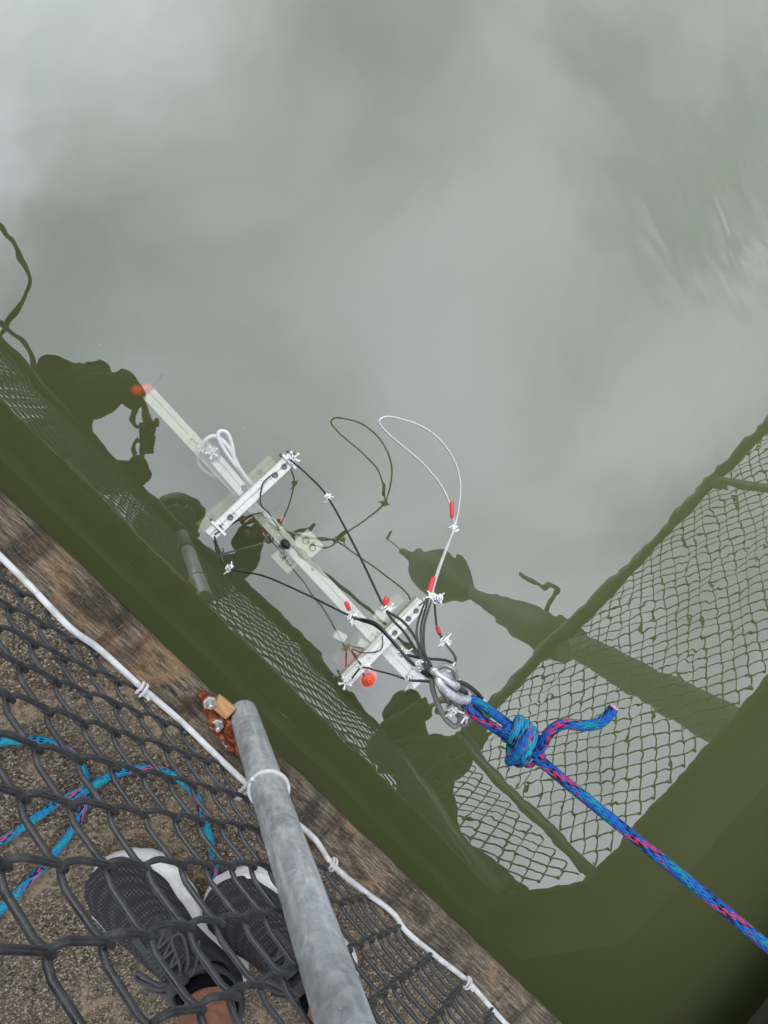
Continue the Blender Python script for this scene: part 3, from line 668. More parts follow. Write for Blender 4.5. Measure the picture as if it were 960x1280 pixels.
sling('black cable from the clip-ended crossbar by the orange float to the shackle',
      [[(440, 848, 0.03), (446, 840, 0.05), (453, 834, 0.08), (470, 838, 0.2), (490, 843, 0.38), (512, 850, 0.58), (528, 851, 0.70), (545, 852, ZS)]],
      [(454, 834, 0.08, 464, 838), (512, 849, 0.58, 522, 851)])
sling('black bundle of strands from the far end of the second crossbar to the shackle',
      [[(524, 757, 0.03), (530, 752, 0.10), (533, 748, 0.36), (523, 775, 0.48), (521, 795, 0.60), (528, 825, 0.76), (540, 845, ZS)],
       [(536, 747, 0.37), (527, 780, 0.5), (527, 805, 0.66), (533, 838, 0.80)],
       [(540, 749, 0.37), (531, 778, 0.5), (530, 810, 0.66), (536, 840, 0.80)]],
      [(537, 750, 0.37, 533, 762), (526, 832, 0.765, 532, 845)])
sling('big pale loop of cable standing up beyond the frame with red sleeves',
      [[(538, 748, 0.37), (548, 715, 0.32), (560, 682, 0.27), (568, 660, 0.245), (574, 630, 0.235), (575, 600, 0.23), (566, 572, 0.225), (548, 548, 0.22), (525, 532, 0.215), (498, 523, 0.212), (482, 521, 0.21), (474, 527, 0.21), (482, 539, 0.21), (500, 555, 0.212), (525, 576, 0.216), (548, 602, 0.22), (560, 624, 0.23), (566, 645, 0.24), (567, 662, 0.248), (556, 690, 0.28), (545, 720, 0.325), (540, 748, 0.37)]],
      [(568, 661, 0.246, 566, 668), (541, 746, 0.37, 539, 756)], [((565, 626, 0.236), (565, 648, 0.242), 0.0050), ((542, 721, 0.33), (536, 742, 0.362), 0.0050)], 'cable_light', 0.0024)
sling('short black cable with an orange-red sleeve hanging beside the shackle',
      [[(543, 748, 0.37), (544, 765, 0.40), (546, 782, 0.44), (552, 797, 0.5), (558, 806, 0.55), (569, 822, 0.66), (566, 838, 0.72), (562, 850, ZS)], [(505, 818, 0.68), (530, 823, 0.70), (555, 825, 0.70), (568, 830, 0.70)]],
      [(549, 747, 0.37, 558, 746), (556, 802, 0.535, 560, 808), (563, 838, 0.72, 562, 848)], [((546, 783, 0.44), (550, 793, 0.48), 0.0042)], 'cable', 0.0022)
sling('grey cable eyes looped through the shackle below its ring',
      [[(545, 845, ZS), (556, 856, ZS), (568, 868, ZS + 0.01), (575, 884, ZS), (576, 898, ZS - 0.01), (570, 908, ZS - 0.015), (558, 900, ZS - 0.015), (549, 884, ZS - 0.01), (541, 862, ZS - 0.005), (540, 848, ZS)],
       [(566, 850, ZS + 0.012), (576, 872, ZS + 0.012), (586, 884, ZS), (587, 898, ZS - 0.01), (580, 906, ZS - 0.012), (575, 898, ZS - 0.01), (573, 880, ZS - 0.004)],
       [(542, 838, ZS), (556, 832, ZS + 0.005), (568, 838, ZS + 0.012), (570, 848, ZS + 0.012), (562, 853, ZS + 0.008), (552, 846, ZS)],
       [(550, 860, ZS - 0.01), (558, 872, ZS - 0.01), (566, 884, ZS - 0.01), (572, 892, ZS - 0.01)]],
      [(565, 886, ZS - 0.008, 572, 892), (584, 889, ZS, 590, 893)], (), 'cable_eye', 0.0036)

sh = empty('shackle', Q(568, 860, ZS + 0.012))
def oval(c, ax, ay, a, b, n=36): return [c + ax * (a * math.cos(t_)) + ay * (b * math.sin(t_)) for t_ in [2 * math.pi * i / n for i in range(n)]]
c0 = Q(569, 860, ZS + 0.010); axv = (Q(592, 876, ZS) - Q(546, 845, ZS + 0.02)).normalized(); vdir = (Vector((0, 0, H)) - c0).normalized()
ayv = axv.cross(vdir).normalized(); ayv = (ayv * 0.62 + vdir * 0.78).normalized()
bm = bmesh.new(); tube(bm, local(sh, oval(c0, axv, ayv, 0.033, 0.0155)), 0.0062, 14, True)
me = bpy.data.meshes.new('ring'); bm.to_mesh(me); bm.free(); link('ring', me, M['shackle'], sh)
bm = bmesh.new(); lathe(bm, [(0, 0), (0.0075, 0), (0.0075, 0.016), (0, 0.016)], frame(c0 + ayv * 0.0145 - axv * 0.008, axv) @ Matrix.Rotation(math.pi / 2, 4, 'Y'), 6); bm_obj('screw_sleeve', bm, M['shackle'], sh)
tag(sh, 'galvanised oval screw link joining the cables to the blue rope', 'shackle')
ql = empty('ring_link', Q(556, 848, ZS + 0.015))
bm = bmesh.new(); tube(bm, local(ql, oval(Q(556, 848, ZS + 0.016), (axv + vdir * 0.5).normalized(), (ayv.cross(axv) * 0.6 + ayv * 0.6).normalized(), 0.017, 0.012)), 0.0040, 12, True)
me = bpy.data.meshes.new('ring'); bm.to_mesh(me); bm.free(); link('ring', me, M['shackle'], ql)
for sgn in (-1, 1):
    bm = bmesh.new(); lathe(bm, [(0, -0.004), (0.0052, -0.004), (0.0052, 0.004), (0, 0.004)], Matrix.Translation(Q(556, 848, ZS + 0.016) - ql.location + (axv + vdir * 0.5).normalized() * 0.017 * sgn), 8); bm_obj('weld', bm, M['shackle'], ql)
tag(ql, 'smaller galvanised ring threaded with the cable ends at the oval link', 'ring')
hk = empty('snap_hook', Q(590, 872, ZS + 0.005))
hp = catmull([Q(582, 866, ZS + 0.02), Q(574, 860, ZS + 0.016), Q(575, 853, ZS + 0.012), Q(586, 858, ZS + 0.01), Q(598, 868, ZS + 0.006), Q(605, 880, ZS + 0.004), Q(604, 890, ZS + 0.0), Q(597, 888, ZS - 0.008), Q(588, 876, ZS - 0.004), Q(582, 866, ZS + 0.004)], 8)
tube_obj('hook_body', local(hk, hp), 0.0030, M['cable'], hk, 10)
tube_obj('hook_gate', local(hk, [Q(603, 876, ZS + 0.009), Q(606, 884, ZS + 0.008), Q(605, 889, ZS + 0.004)]), 0.0042, M['white_plastic'], hk, 10)
tag(hk, 'dark snap hook with a white tip through the rope eye', 'hook')

# ------------------------------------------------------------------ blue rope with its knot
RR = 0.0074
rp = empty('blue_rope', Q(650, 925, 0.84))
def RZ(u, v_, zd): return Vector((0, 0, H)) + ray(u, v_) * zd
end3 = Vector((2.06, 0.235, 1.735))
k0, k1_ = RZ(596, 886, 0.945), RZ(636, 914, 0.948)
dirn = (RZ(672, 946, 0.943) - RZ(636, 914, 0.946)).normalized()
side = dirn.cross((Vector((0, 0, H)) - k0).normalized()).normalized(); upv = side.cross(dirn).normalized()
def UP(p, a): return p + upv * a
s1 = catmull([k1_ + dirn * 0.01 + side * 0.008, k1_ + side * 0.007, k0 + side * 0.008, k0 - dirn * 0.012 + side * 0.004 , k0 - dirn * 0.012 - side * 0.004, k0 - side * 0.008, k1_ - side * 0.007, k1_ + dirn * 0.01 - side * 0.008], 8)
tube_obj('eye', local(rp, s1), RR * 0.86, M['rope'], rp, 16)
kc = RZ(652, 928, 0.944)
# the knot: wraps round the standing part, leaning across it
wr = []
for i in range(100):
    f = i / 99; a = f * 2 * math.pi * 3.0 + 0.6
    ax_ = -0.017 + 0.034 * f; rad = (0.0172 + 0.003 * math.sin(f * math.pi)) * min(1, 0.35 + min(f, 1 - f) * 9)
    wr.append(kc + dirn * (ax_ + 0.008 * math.cos(a)) + side * (rad * math.cos(a)) * 1.12 + upv * (rad * math.sin(a)) * 0.82)
tube_obj('knot_wrap', local(rp, wr), RR * 0.93, M['rope_light'], rp, 16)
wr2 = []
for i in range(60):
    f = i / 59; a = f * 2 * math.pi * 1.5 + 2.4
    wr2.append(kc + dirn * (0.018 - 0.036 * f) + (side * math.cos(a) * 1.05 + upv * math.sin(a)) * (0.0195 + 0.0045 * math.sin(f * math.pi)) * min(1, 0.3 + min(f, 1 - f) * 7) + side * 0.004)
tube_obj('knot_wrap', local(rp, wr2), RR * 0.86, M['rope'], rp, 16)
core = [kc - dirn * 0.03, kc, kc + dirn * 0.034]
tube_obj('knot_core', local(rp, catmull(core, 6)), RR * 1.3, M['rope'], rp, 14)
stp = [kc + dirn * 0.02, RZ(675, 950, 0.942), RZ(720, 988, 0.935), RZ(840, 1085, 0.905), RZ(960, 1184, 0.875)]
line_end = stp[-1]
sp = catmull(stp + [line_end.lerp(end3, 0.3), line_end.lerp(end3, 0.65), end3 + Vector((-0.05, 0.005, -0.03)), end3 + Vector((0.05, -0.03, 0.015)), end3 + Vector((0.14, -0.12, -0.10)), end3 + Vector((0.17, -0.16, -0.4)), end3 + Vector((0.18, -0.17, -0.8)), end3 + Vector((0.2, -0.2, -1.2))], 16)
tube_obj('standing_part', local(rp, sp), RR, M['rope'], rp, 18)
tl = catmull([kc + dirn * 0.014 + side * 0.004, RZ(676, 934, 0.934), RZ(687, 915, 0.930), RZ(705, 905, 0.928), RZ(727, 907, 0.928), RZ(746, 905, 0.928), RZ(758, 897, 0.928), RZ(767, 885, 0.928)], 10)
tail = tube_obj('tail', local(rp, tl), RR * 0.97, M['rope'], rp, 16)
ed = (tl[-1] - tl[-3]).normalized(); bm = bmesh.new()
lathe(bm, [(0, 0), (RR, 0), (RR * 0.98, 0.0015), (RR * 0.7, 0.003), (0, 0.0035)], frame(tl[-1] - rp.location, ed) @ Matrix.Rotation(math.pi / 2, 4, 'Y'), 14)
bm_obj('melted_end', bm, M['melted'], tail)
tag(rp, 'taut blue braided rope with red flecks, knotted at the shackle with a short tail', 'rope')

# ------------------------------------------------------------------ shoes
def shoe_mesh(parts_parent, L=0.308, mirror=1):
    """running shoe, heel at x = 0, toe at x = -L (so it points to -x), sole on z = 0"""
    def hw(s):                                   # half width heel -> toe
        pts = [(0, 0.004), (0.03, 0.022), (0.10, 0.034), (0.25, 0.036), (0.42, 0.035), (0.58, 0.042), (0.72, 0.049), (0.84, 0.046), (0.93, 0.036), (0.98, 0.020), (1, 0.004)]
        for (a, b), (c_, d_) in zip(pts[:-1], pts[1:]):
            if a <= s <= c_: t_ = (s - a) / (c_ - a); t_ = t_ * t_ * (3 - 2 * t_) if 0.1 < s < 0.9 else t_; return b + (d_ - b) * t_
        return 0.004
    def cy(s): return mirror * 0.010 * math.sin(max(0, s - 0.3) * 2.2)
    def topz(s):
        pts = [(0, 0.098), (0.08, 0.104), (0.2, 0.094), (0.34, 0.098), (0.42, 0.108), (0.5, 0.100), (0.62, 0.082), (0.74, 0.066), (0.86, 0.060), (0.95, 0.054), (1, 0.044)]
        for (a, b), (c_, d_) in zip(pts[:-1], pts[1:]):
            if a <= s <= c_: t_ = (s - a) / (c_ - a); return b + (d_ - b) * t_
        return 0.03
    N_ = 48; S = [0.5 - 0.5 * math.cos(math.pi * i / N_) for i in range(N_ + 1)]
    # midsole
    bm = bmesh.new(); rows = []
    for s in S:
        w_ = hw(s); x = -s * L * 0.982 + 0.003; sp_ = 0.010 * max(0, (s - 0.8) / 0.2) ** 1.6
        ring = []
        for (kx, z) in ((0.80, 0.0), (1.10, 0.003), (1.20, 0.012), (1.19, 0.024), (1.13, 0.034), (0.96, 0.038)):
            zz = z + sp_ + (0.008 * (1 - s) if z > 0.02 else 0)
            ring.append((kx * w_ + (0.002 if kx > 1 else 0), zz))
        row = [bm.verts.new((x, cy(s) + y * (1.20 - 0.26 * max(0, (s - 0.72) / 0.28)), z)) for y, z in ring] + [bm.verts.new((x, cy(s) - y * 0.99, z)) for y, z in ring[::-1]]
        rows.append(row)
    n = len(rows[0])
    for a, b in zip(rows[:-1], rows[1:]):
        for k in range(n): f = bm.faces.new((a[k], b[k], b[(k + 1) % n], a[(k + 1) % n])); f.smooth = True
    bm.faces.new(rows[0][::-1]); bm.faces.new(rows[-1])
    ms_ = bm_obj('midsole', bm, M['midsole'], parts_parent)
    # upper
    bm = bmesh.new(); rows = []; K = 14
    for s in S:
        w_ = hw(s) * 1.05 + 0.001; x = -s * L * 0.998; tz = topz(s); base = 0.033 + 0.008 * (1 - s) + 0.010 * max(0, (s - 0.8) / 0.2) ** 1.6
        narrow = 1.0 if s > 0.5 else 0.80 + 0.4 * abs(s - 0.0) * 1.0
        row = []
        for k in range(K + 1):
            a = math.pi * k / K; y = math.cos(a); zz = math.sin(a) ** 0.75
            wid = w_ * (1 - (1 - min(1, narrow)) * zz)
            row.append(bm.verts.new((x, cy(s) + math.copysign(abs(y) ** 0.82, y) * wid, base + (tz - base) * zz)))
        rows.append(row)
    for a, b in zip(rows[:-1], rows[1:]):
        for k in range(K): f = bm.faces.new((a[k], a[k + 1], b[k + 1], b[k])); f.smooth = True
    up_ = bm_obj('upper', bm, M['knit'], parts_parent)
    # smooth overlay round the toe-box sides and the eyestay
    bm = bmesh.new()
    for sd in (-1, 1):
        pr = None
        for i in range(21):
            s = 0.36 + 0.30 * i / 20; tz = topz(s); w_ = hw(s)
            q = [Vector((-s * L, cy(s) + sd * (0.013 + 0.012 * j / 4) * (0.9 + 0.2 * (1 - s)), 0.030 + (tz - 0.030) * math.sin(math.acos(min(0.98, ((0.013 + 0.012 * j / 4) / w_) ** (1 / 0.82)))) ** 0.75 + 0.0022)) for j in range(5)]
            cur = [bm.verts.new(p) for p in q]
            if pr:
                for j in range(4): f = bm.faces.new((pr[j], cur[j], cur[j + 1], pr[j + 1])); f.smooth = True
            pr = cur
    bm_obj('eyestay', bm, M['overlay'], up_)
    # laces
    for j, s in enumerate((0.60, 0.555, 0.51, 0.465, 0.42)):
        for sd in (-1, 1):
            s2 = s - 0.035; z1, z2 = topz(s) + 0.001, topz(s2) + 0.004
            pts = catmull([Vector((-s * L, cy(s) - sd * 0.021, z1 - 0.007)), Vector((-(s + s2) / 2 * L, cy(s), (z1 + z2) / 2 + 0.003 + 0.001 * sd)), Vector((-s2 * L, cy(s2) + sd * 0.021, z2 - 0.009))], 5)
            tube_obj('lace', pts, 0.0046, M['lace'], up_, 6, flat=0.45)
    bow = topz(0.43)
    for sd in (-1, 1):
        b0 = Vector((-0.42 * L, cy(0.42), bow + 0.006))
        pts = catmull([b0, b0 + Vector((-0.022, sd * 0.018, 0.006)), b0 + Vector((-0.050, sd * 0.030, -0.008)), b0 + Vector((-0.040, sd * 0.040, -0.012)), b0 + Vector((-0.012, sd * 0.024, 0.0)), b0], 6)
        tube_obj('lace', pts, 0.0036, M['lace'], up_, 6, flat=0.6)
        pts = catmull([b0, b0 + Vector((0.004, sd * 0.02, 0.002)), b0 + Vector((-0.012, sd * 0.046, -0.02))], 6)
        tube_obj('lace', pts, 0.0032, M['lace'], up_, 6, flat=0.6)
    # padded collar and tongue
    col = [Vector((-s * L, mirror * 0.0 + y, z)) for s, y, z in ((0.04, 0, 0.104), (0.10, 0.026, 0.100), (0.22, 0.034, 0.094), (0.33, 0.031, 0.099), (0.40, 0.020, 0.108), (0.43, 0, 0.114), (0.40, -0.020, 0.108), (0.33, -0.031, 0.099), (0.22, -0.034, 0.094), (0.10, -0.026, 0.100))]
    bm = bmesh.new(); tube(bm, catmull(col, 6, True), 0.0075, 10, True); me = bpy.data.meshes.new('collar'); bm.to_mesh(me); bm.free(); link('collar', me, M['overlay'], up_)
    bm = bmesh.new(); box(bm, -0.47 * L, -0.40 * L, -0.016, 0.016, 0.106, 0.124, None, 0.005); bm_obj('tongue', bm, M['overlay'], up_)
    return ms_

# ------------------------------------------------------------------ people
def bake(o):
    dg = bpy.context.evaluated_depsgraph_get(); me = bpy.data.meshes.new_from_object(o.evaluated_get(dg)); o.modifiers.clear(); o.data = me
    for p in me.polygons: p.use_smooth = True
def skin_obj(name, joints, edges, matl, parent=None, root=0, sub=2):
    """joints: list of (point, radius)"""
    me = bpy.data.meshes.new(name); me.from_pydata([j[0] for j in joints], edges, []); me.update()
    o = link(name, me, matl, parent)
    md_ = o.modifiers.new('skin', 'SKIN'); md_.use_smooth_shade = True
    for i, j in enumerate(joints):
        r = j[1] if isinstance(j[1], tuple) else (j[1], j[1])
        me.skin_vertices[0].data[i].radius = r; me.skin_vertices[0].data[i].use_root = (i == root)
    s_ = o.modifiers.new('sub', 'SUBSURF'); s_.levels = sub; s_.render_levels = sub
    bake(o); 
    if not o.data.materials: o.data.materials.append(matl)
    return o
KP = 1.19
def chain_skin(name, chains, matl, parent=None):
    J, E, idx = [], [], {}
    for ch in chains:
        prev = None
        for p, r in ch:
            k = tuple(round(x, 4) for x in p)
            if k not in idx: idx[k] = len(J); J.append((Vector(p), tuple(x * KP for x in r) if isinstance(r, tuple) else r * KP))
            if prev is not None and prev != idx[k]: E.append((prev, idx[k]))
            prev = idx[k]
    return skin_obj(name, J, E, matl, parent)
def lerp3(a, b, t_): return tuple(Vector(a).lerp(Vector(b), t_))
def add_head(bm, c, fwd):
    """head with brow, nose, chin, ears, about 0.23 m high"""
    Mx = frame(c, fwd) @ Matrix.Scale(KP, 4); b2 = bmesh.new(); bmesh.ops.create_uvsphere(b2, u_segments=28, v_segments=20, radius=1)
    for v_ in b2.verts:
        p = v_.co; x, y, z = p
        q = Vector((x * 0.098, y * 0.076, z * 0.118))
        if z < 0: q.y *= 1 - 0.22 * (-z); q.x *= 1 - 0.10 * (-z) * (x < 0)
        if x > 0.3:
            q.x += 0.022 * math.exp(-((y / 0.16) ** 2 + ((z + 0.18) / 0.20) ** 2))           # nose
            q.x += 0.006 * math.exp(-((z - 0.22) / 0.12) ** 2)                                # brow
            q.x -= 0.010 * math.exp(-(((abs(y) - 0.40) / 0.16) ** 2 + ((z - 0.03) / 0.12) ** 2))  # eye sockets
            q.x += 0.006 * math.exp(-((y / 0.30) ** 2 + ((z + 0.52) / 0.09) ** 2))           # lips
            q.x += 0.010 * math.exp(-((y / 0.35) ** 2 + ((z + 0.82) / 0.14) ** 2))           # chin
        v_.co = q
    for s in (-1, 1):
        b3 = bmesh.new(); bmesh.ops.create_uvsphere(b3, u_segments=10, v_segments=8, radius=1)
        for v_ in b3.verts: v_.co = Vector((v_.co.x * 0.018 - 0.008, s * 0.076 + v_.co.y * 0.008, v_.co.z * 0.032 - 0.008))
        me = bpy.data.meshes.new('t'); b3.to_mesh(me); b3.free(); b2.from_mesh(me); bpy.data.meshes.remove(me)
    for f in b2.faces: f.smooth = True
    b2.transform(Mx); me = bpy.data.meshes.new('t'); b2.to_mesh(me); b2.free(); bm.from_mesh(me); bpy.data.meshes.remove(me)
def add_hand(bm, wrist, fwd, up, curl=0.6, side_=1):
    """palm and five fingers; fwd points to the fingertips, up out of the back of the hand"""
    Mx = frame(wrist, fwd, up) @ Matrix.Scale(KP, 4)
    def T(p): return Mx @ Vector(p)
    pal = [T((-0.01, 0, 0)), T((0.03, 0, 0.002)), T((0.07, 0, 0.002)), T((0.092, 0, 0))]
    tube(bm, catmull(pal, 3), [0.026 + 0.016 * min(1, i / 5) - 0.006 * max(0, (i - 6) / 3) for i in range(10)], 12, flat=0.42)
    for k, (y, ln) in enumerate(((-0.030, 0.070), (-0.010, 0.080), (0.010, 0.075), (0.029, 0.058))):
        y *= side_; pts = [Vector((0.075, y, 0.0))]; a = 0.15
        for seg in (0.45, 0.32, 0.23):
            a += curl * 0.9; pts.append(pts[-1] + Vector((math.cos(a), 0.03 * y, -math.sin(a))) * ln * seg)
        tube(bm, catmull([T(p) for p in pts], 4), [0.0092 - 0.0028 * i / 12 for i in range(13)], 8)
    pts = [Vector((0.018, -0.028 * side_, -0.004)), Vector((0.045, -0.050 * side_, -0.016)), Vector((0.068, -0.048 * side_, -0.030)), Vector((0.085, -0.036 * side_, -0.038))]
    tube(bm, catmull([T(p) for p in pts], 4), [0.0125 - 0.004 * i / 12 for i in range(13)], 8)
def make_person(J, label, tops, bottoms, head_fwd, hands, hat):
    """J: joints by name; one continuous body, clothes as children"""
    ch = []
    sp_ = [(J['hip'], (0.100, 0.085)), (lerp3(J['hip'], J['chest'], 0.5), (0.095, 0.080)), (J['chest'], (0.095, 0.080)), (J['neckb'], (0.050, 0.050)), (J['neck'], (0.052, 0.052)), (J['head'], (0.055, 0.055))]
    ch.append(sp_)
    for s in ('l', 'r'):
        ch.append([(J['chest'], (0.095, 0.080)), (J[s + 'sh'], 0.050), (lerp3(J[s + 'sh'], J[s + 'el'], 0.5), 0.048), (J[s + 'el'], 0.040), (lerp3(J[s + 'el'], J[s + 'wr'], 0.35), 0.040), (J[s + 'wr'], 0.026)])
        ch.append([(J['hip'], (0.100, 0.085)), (J[s + 'hp'], 0.080), (lerp3(J[s + 'hp'], J[s + 'kn'], 0.5), 0.076), (J[s + 'kn'], 0.056), (lerp3(J[s + 'kn'], J[s + 'an'], 0.3), 0.058), (lerp3(J[s + 'kn'], J[s + 'an'], 0.75), 0.048), (J[s + 'an'], 0.041), (tuple(Vector(J[s + 'an']) + Vector((0, 0, -0.05))), 0.038)])
    body = chain_skin('person', ch, M['skin'])
    bm = bmesh.new(); bm.from_mesh(body.data); add_head(bm, Vector(J['head']), Vector(head_fwd))
    for s, (fw, up, cu) in hands.items(): add_hand(bm, Vector(J[s + 'wr']), Vector(fw), Vector(up), cu, 1 if s == 'l' else -1)
    bm.to_mesh(body.data); bm.free()
    for p in body.data.polygons: p.use_smooth = True
    tag(body, label, 'person')
    V_ = {k_: Vector(p_) for k_, p_ in J.items()}
    def swept(name, paths, matl):
        bm = bmesh.new()
        for pts, rad in paths:
            n_ = 6; P_ = catmull(pts, n_); R_ = [rad[min(i // n_, len(rad) - 2)] + (rad[min(i // n_, len(rad) - 2) + 1] - rad[min(i // n_, len(rad) - 2)]) * ((i % n_) / n_ if i < len(P_) - 1 else 1) for i in range(len(P_))]
            tube(bm, P_, [r_ * KP * (1 + 0.05 * mnoise.noise(p_ * 9)) for r_, p_ in zip(R_, P_)], 18)
        me = bpy.data.meshes.new(name); bm.to_mesh(me); bm.free(); return link(name, me, matl, body)
    top = V_['chest'].lerp(V_['neckb'], 0.55)
    paths = [([V_['hip'] + (V_['hip'] - V_['chest']) * 0.08, V_['hip'].lerp(V_['chest'], 0.3), V_['hip'].lerp(V_['chest'], 0.7), V_['chest'], top, V_['neckb'].lerp(V_['neck'], 0.4)], [0.140, 0.136, 0.142, 0.148, 0.112, 0.060])]
    for s in ('l', 'r'): paths.append(([V_['chest'].lerp(V_[s + 'sh'], 0.35) + (top - V_['chest']) * 0.3, V_[s + 'sh'], V_[s + 'sh'].lerp(V_[s + 'el'], 0.5), V_[s + 'el'], V_[s + 'el'].lerp(V_[s + 'wr'], 0.5), V_[s + 'el'].lerp(V_[s + 'wr'], 0.94)], [0.085, 0.080, 0.066, 0.056, 0.050, 0.038]))
    swept('shirt', paths, tops)
    up_h = (V_['chest'] - V_['hip']).normalized()
    paths = [([V_['hip'] + up_h * 0.08, V_['hip'], V_['hip'] - up_h * 0.09], [0.143, 0.150, 0.120])]
    for s in ('l', 'r'): paths.append(([V_['hip'].lerp(V_[s + 'hp'], 0.6) + Vector((0, 0, 0.03)), V_[s + 'hp'], V_[s + 'hp'].lerp(V_[s + 'kn'], 0.5), V_[s + 'hp'].lerp(V_[s + 'kn'], 0.92)], [0.105, 0.108, 0.098, 0.092]))
    swept('shorts', paths, bottoms)
    Mx = frame(Vector(J['head']), Vector(head_fwd)) @ Matrix.Scale(KP, 4)
    bm = bmesh.new(); lathe(bm, [(0.0, 0.012), (0.098, 0.005), (0.106, 0.03), (0.100, 0.08), (0.075, 0.118), (0.03, 0.132), (0, 0.133)], Mx, 28)
    if hat == 'cap':
        hb = bm_obj('cap', bm, M['hat'], body)
        bm = bmesh.new(); b2 = []
        for z in (0.02, 0.026): b2.append([bm.verts.new(Mx @ Vector((0.085 * math.cos(a) + 0.085 * math.cos(a) ** 2 * (math.cos(a) > 0) + 0.01, 0.098 * math.sin(a), z - 0.02 * math.cos(a)))) for a in [math.radians(-85 + 170 * i / 20) for i in range(21)]])
        for i in range(20): bm.faces.new((b2[0][i], b2[0][i + 1], b2[1][i + 1], b2[1][i]))
        bm.faces.new(b2[0][::-1]); bm.faces.new(b2[1]); bm_obj('peak', bm, M['hat'], hb)
    elif hat == 'brim':
        hb = bm_obj('hat', bm, M['hat'], body)
        bm = bmesh.new(); lathe(bm, [(0.100, 0.020), (0.124, 0.006), (0.125, 0.010), (0.104, 0.027)], Mx, 36); bm_obj('brim', bm, M['hat'], hb)
    else: bm_obj('hair', bm, M['hair'], body)
    bm = bmesh.new(); lathe(bm, [(0.062, -0.19), (0.066, -0.13), (0.074, -0.085), (0.079, -0.045), (0.080, -0.022), (0.076, -0.02)], Mx @ Matrix.Translation((0.010, 0, 0)) @ Matrix.Diagonal((1.28, 1.02, 1, 1)), 28); bm_obj('added_face_cover', bm, M['hat'], body)  # dark cover added so the mirrored face does not show pale
    for s in (-1, 1):
        bm = bmesh.new(); lathe(bm, [(0, -0.011)] + [(0.011 * math.sin(a), -0.011 * math.cos(a)) for a in [math.pi * i / 8 for i in range(1, 8)]] + [(0, 0.011)], Mx @ Matrix.Translation((0.082, s * 0.031, 0.005)), 12); bm_obj('eye', bm, M['eye'], body)
    return body
def place_shoe(body, ankle, heading, mirror):
    """one shoe, a part of its person"""
    hd = Vector((*heading, 0)).normalized()
    shoe = bpy.data.objects.new('shoe', None)
    n0 = set(C.objects)
    tmp = empty('shoe_tmp'); shoe_mesh(tmp, mirror=mirror)
    heel = Vector((ankle[0], ankle[1], ZD + 0.002)) - hd * 0.070 * 1.14
    Mx = Matrix.Translation(heel) @ Matrix((-hd, Vector((0, 0, 1)).cross(-hd), Vector((0, 0, 1)))).transposed().to_4x4() @ Matrix.Diagonal((1.14, 1.14, 1.14, 1))
    for o in [x for x in C.objects if x not in n0 and x is not tmp and x.parent is tmp]:
        o.parent = body; o.matrix_parent_inverse = Matrix(); o.matrix_basis = body.matrix_world.inverted() @ Mx
    bpy.data.objects.remove(tmp)
    bm = bmesh.new(); lathe(bm, [(0.034, -0.03), (0.042, 0.0), (0.044, 0.03), (0.043, 0.045), (0.040, 0.047), (0.036, 0.02)], Matrix.Translation((ankle[0], ankle[1], ZD + 0.095)) @ Matrix.Diagonal((1.2, 1.02, 1.1, 1)), 24)
    bm_obj('sock', bm, M['sock'], body)

# person on the shoes: leans out over the rail, one arm hanging towards the rope
KS = 1.14                                            # shoe 0.35 long in these units
toe1 = Q(112, 1084, ZD + 0.03).to_2d(); hd1 = (toe1 - Q(322, 1256, ZD + 0.03).to_2d()).normalized()
A1 = toe1 - hd1 * 0.272; A1 = (A1.x, A1.y, 0.60)
A2 = Q(270, 1094, ZD + 0.03).to_2d() - hd1 * 0.272; A2 = (A2.x, A2.y, 0.60)
p2 = make_person(dict(hip=(0.72, -0.62, 1.48), chest=(0.58, -0.37, 1.84), neckb=(0.53, -0.29, 1.99), neck=(0.51, -0.26, 2.05), head=(0.475, -0.22, 2.17),
    lsh=(0.40, -0.34, 1.93), lel=(0.42, -0.23, 1.79), lwr=(0.55, -0.20, 1.755), rsh=(0.76, -0.30, 1.95), rel=(0.76, -0.10, 1.76), rwr=(0.65, 0.0, 1.56),
    lhp=(0.68, -0.70, 1.42), lkn=(A1[0] - 0.12, A1[1] - 0.02, 1.0), lan=A1, rhp=(0.82, -0.58, 1.42), rkn=(A2[0] - 0.03, A2[1] + 0.0, 1.0), ran=A2),
    'person in charcoal running shoes with white soles standing behind the near fence', M['navy'], M['charcoal'], (-0.5, 0.75, -0.6),
    dict(l=((0.9, 0.1, -0.1), (0, 0.3, 1), 0.9), r=((-0.25, 0.6, -0.75), (0.3, 0.6, 0.6), 0.7)), 'hair')
place_shoe(p2, A1, hd1, 1); place_shoe(p2, A2, hd1, -1)

# the photographer, whose phone takes the picture
p1 = make_person(dict(hip=(-0.06, -0.66, 1.48), chest=(-0.16, -0.38, 1.84), neckb=(-0.22, -0.24, 1.94), neck=(-0.25, -0.165, 1.98), head=(-0.305, -0.095, 2.06),
    lsh=(-0.27, -0.16, 1.90), lel=(-0.19, 0.035, 1.80), lwr=(-0.085, 0.055, 1.735), rsh=(0.0, -0.36, 1.92), rel=(0.145, -0.19, 1.80), rwr=(0.115, -0.125, 1.74),
    lhp=(-0.15, -0.68, 1.42), lkn=(-0.14, -0.66, 1.0), lan=(-0.17, -0.72, 0.60), rhp=(0.0, -0.72, 1.42), rkn=(-0.02, -0.70, 1.0), ran=(-0.03, -0.80, 0.60)),
    'person leaning over the rail with both arms out, mirrored beside the beam tip', M['charcoal'], M['navy'], (0.75, 0.35, -0.75),
    dict(l=((0.9, -0.35, -0.05), (-0.2, 0.2, 1), 0.5), r=((-0.5, 0.85, 0.0), (0.3, -0.2, 1), 0.5)), 'brim')
for an in ((-0.17, -0.72, 0.60), (-0.03, -0.80, 0.60)): place_shoe(p1, an, (-0.25, 0.95), 1)

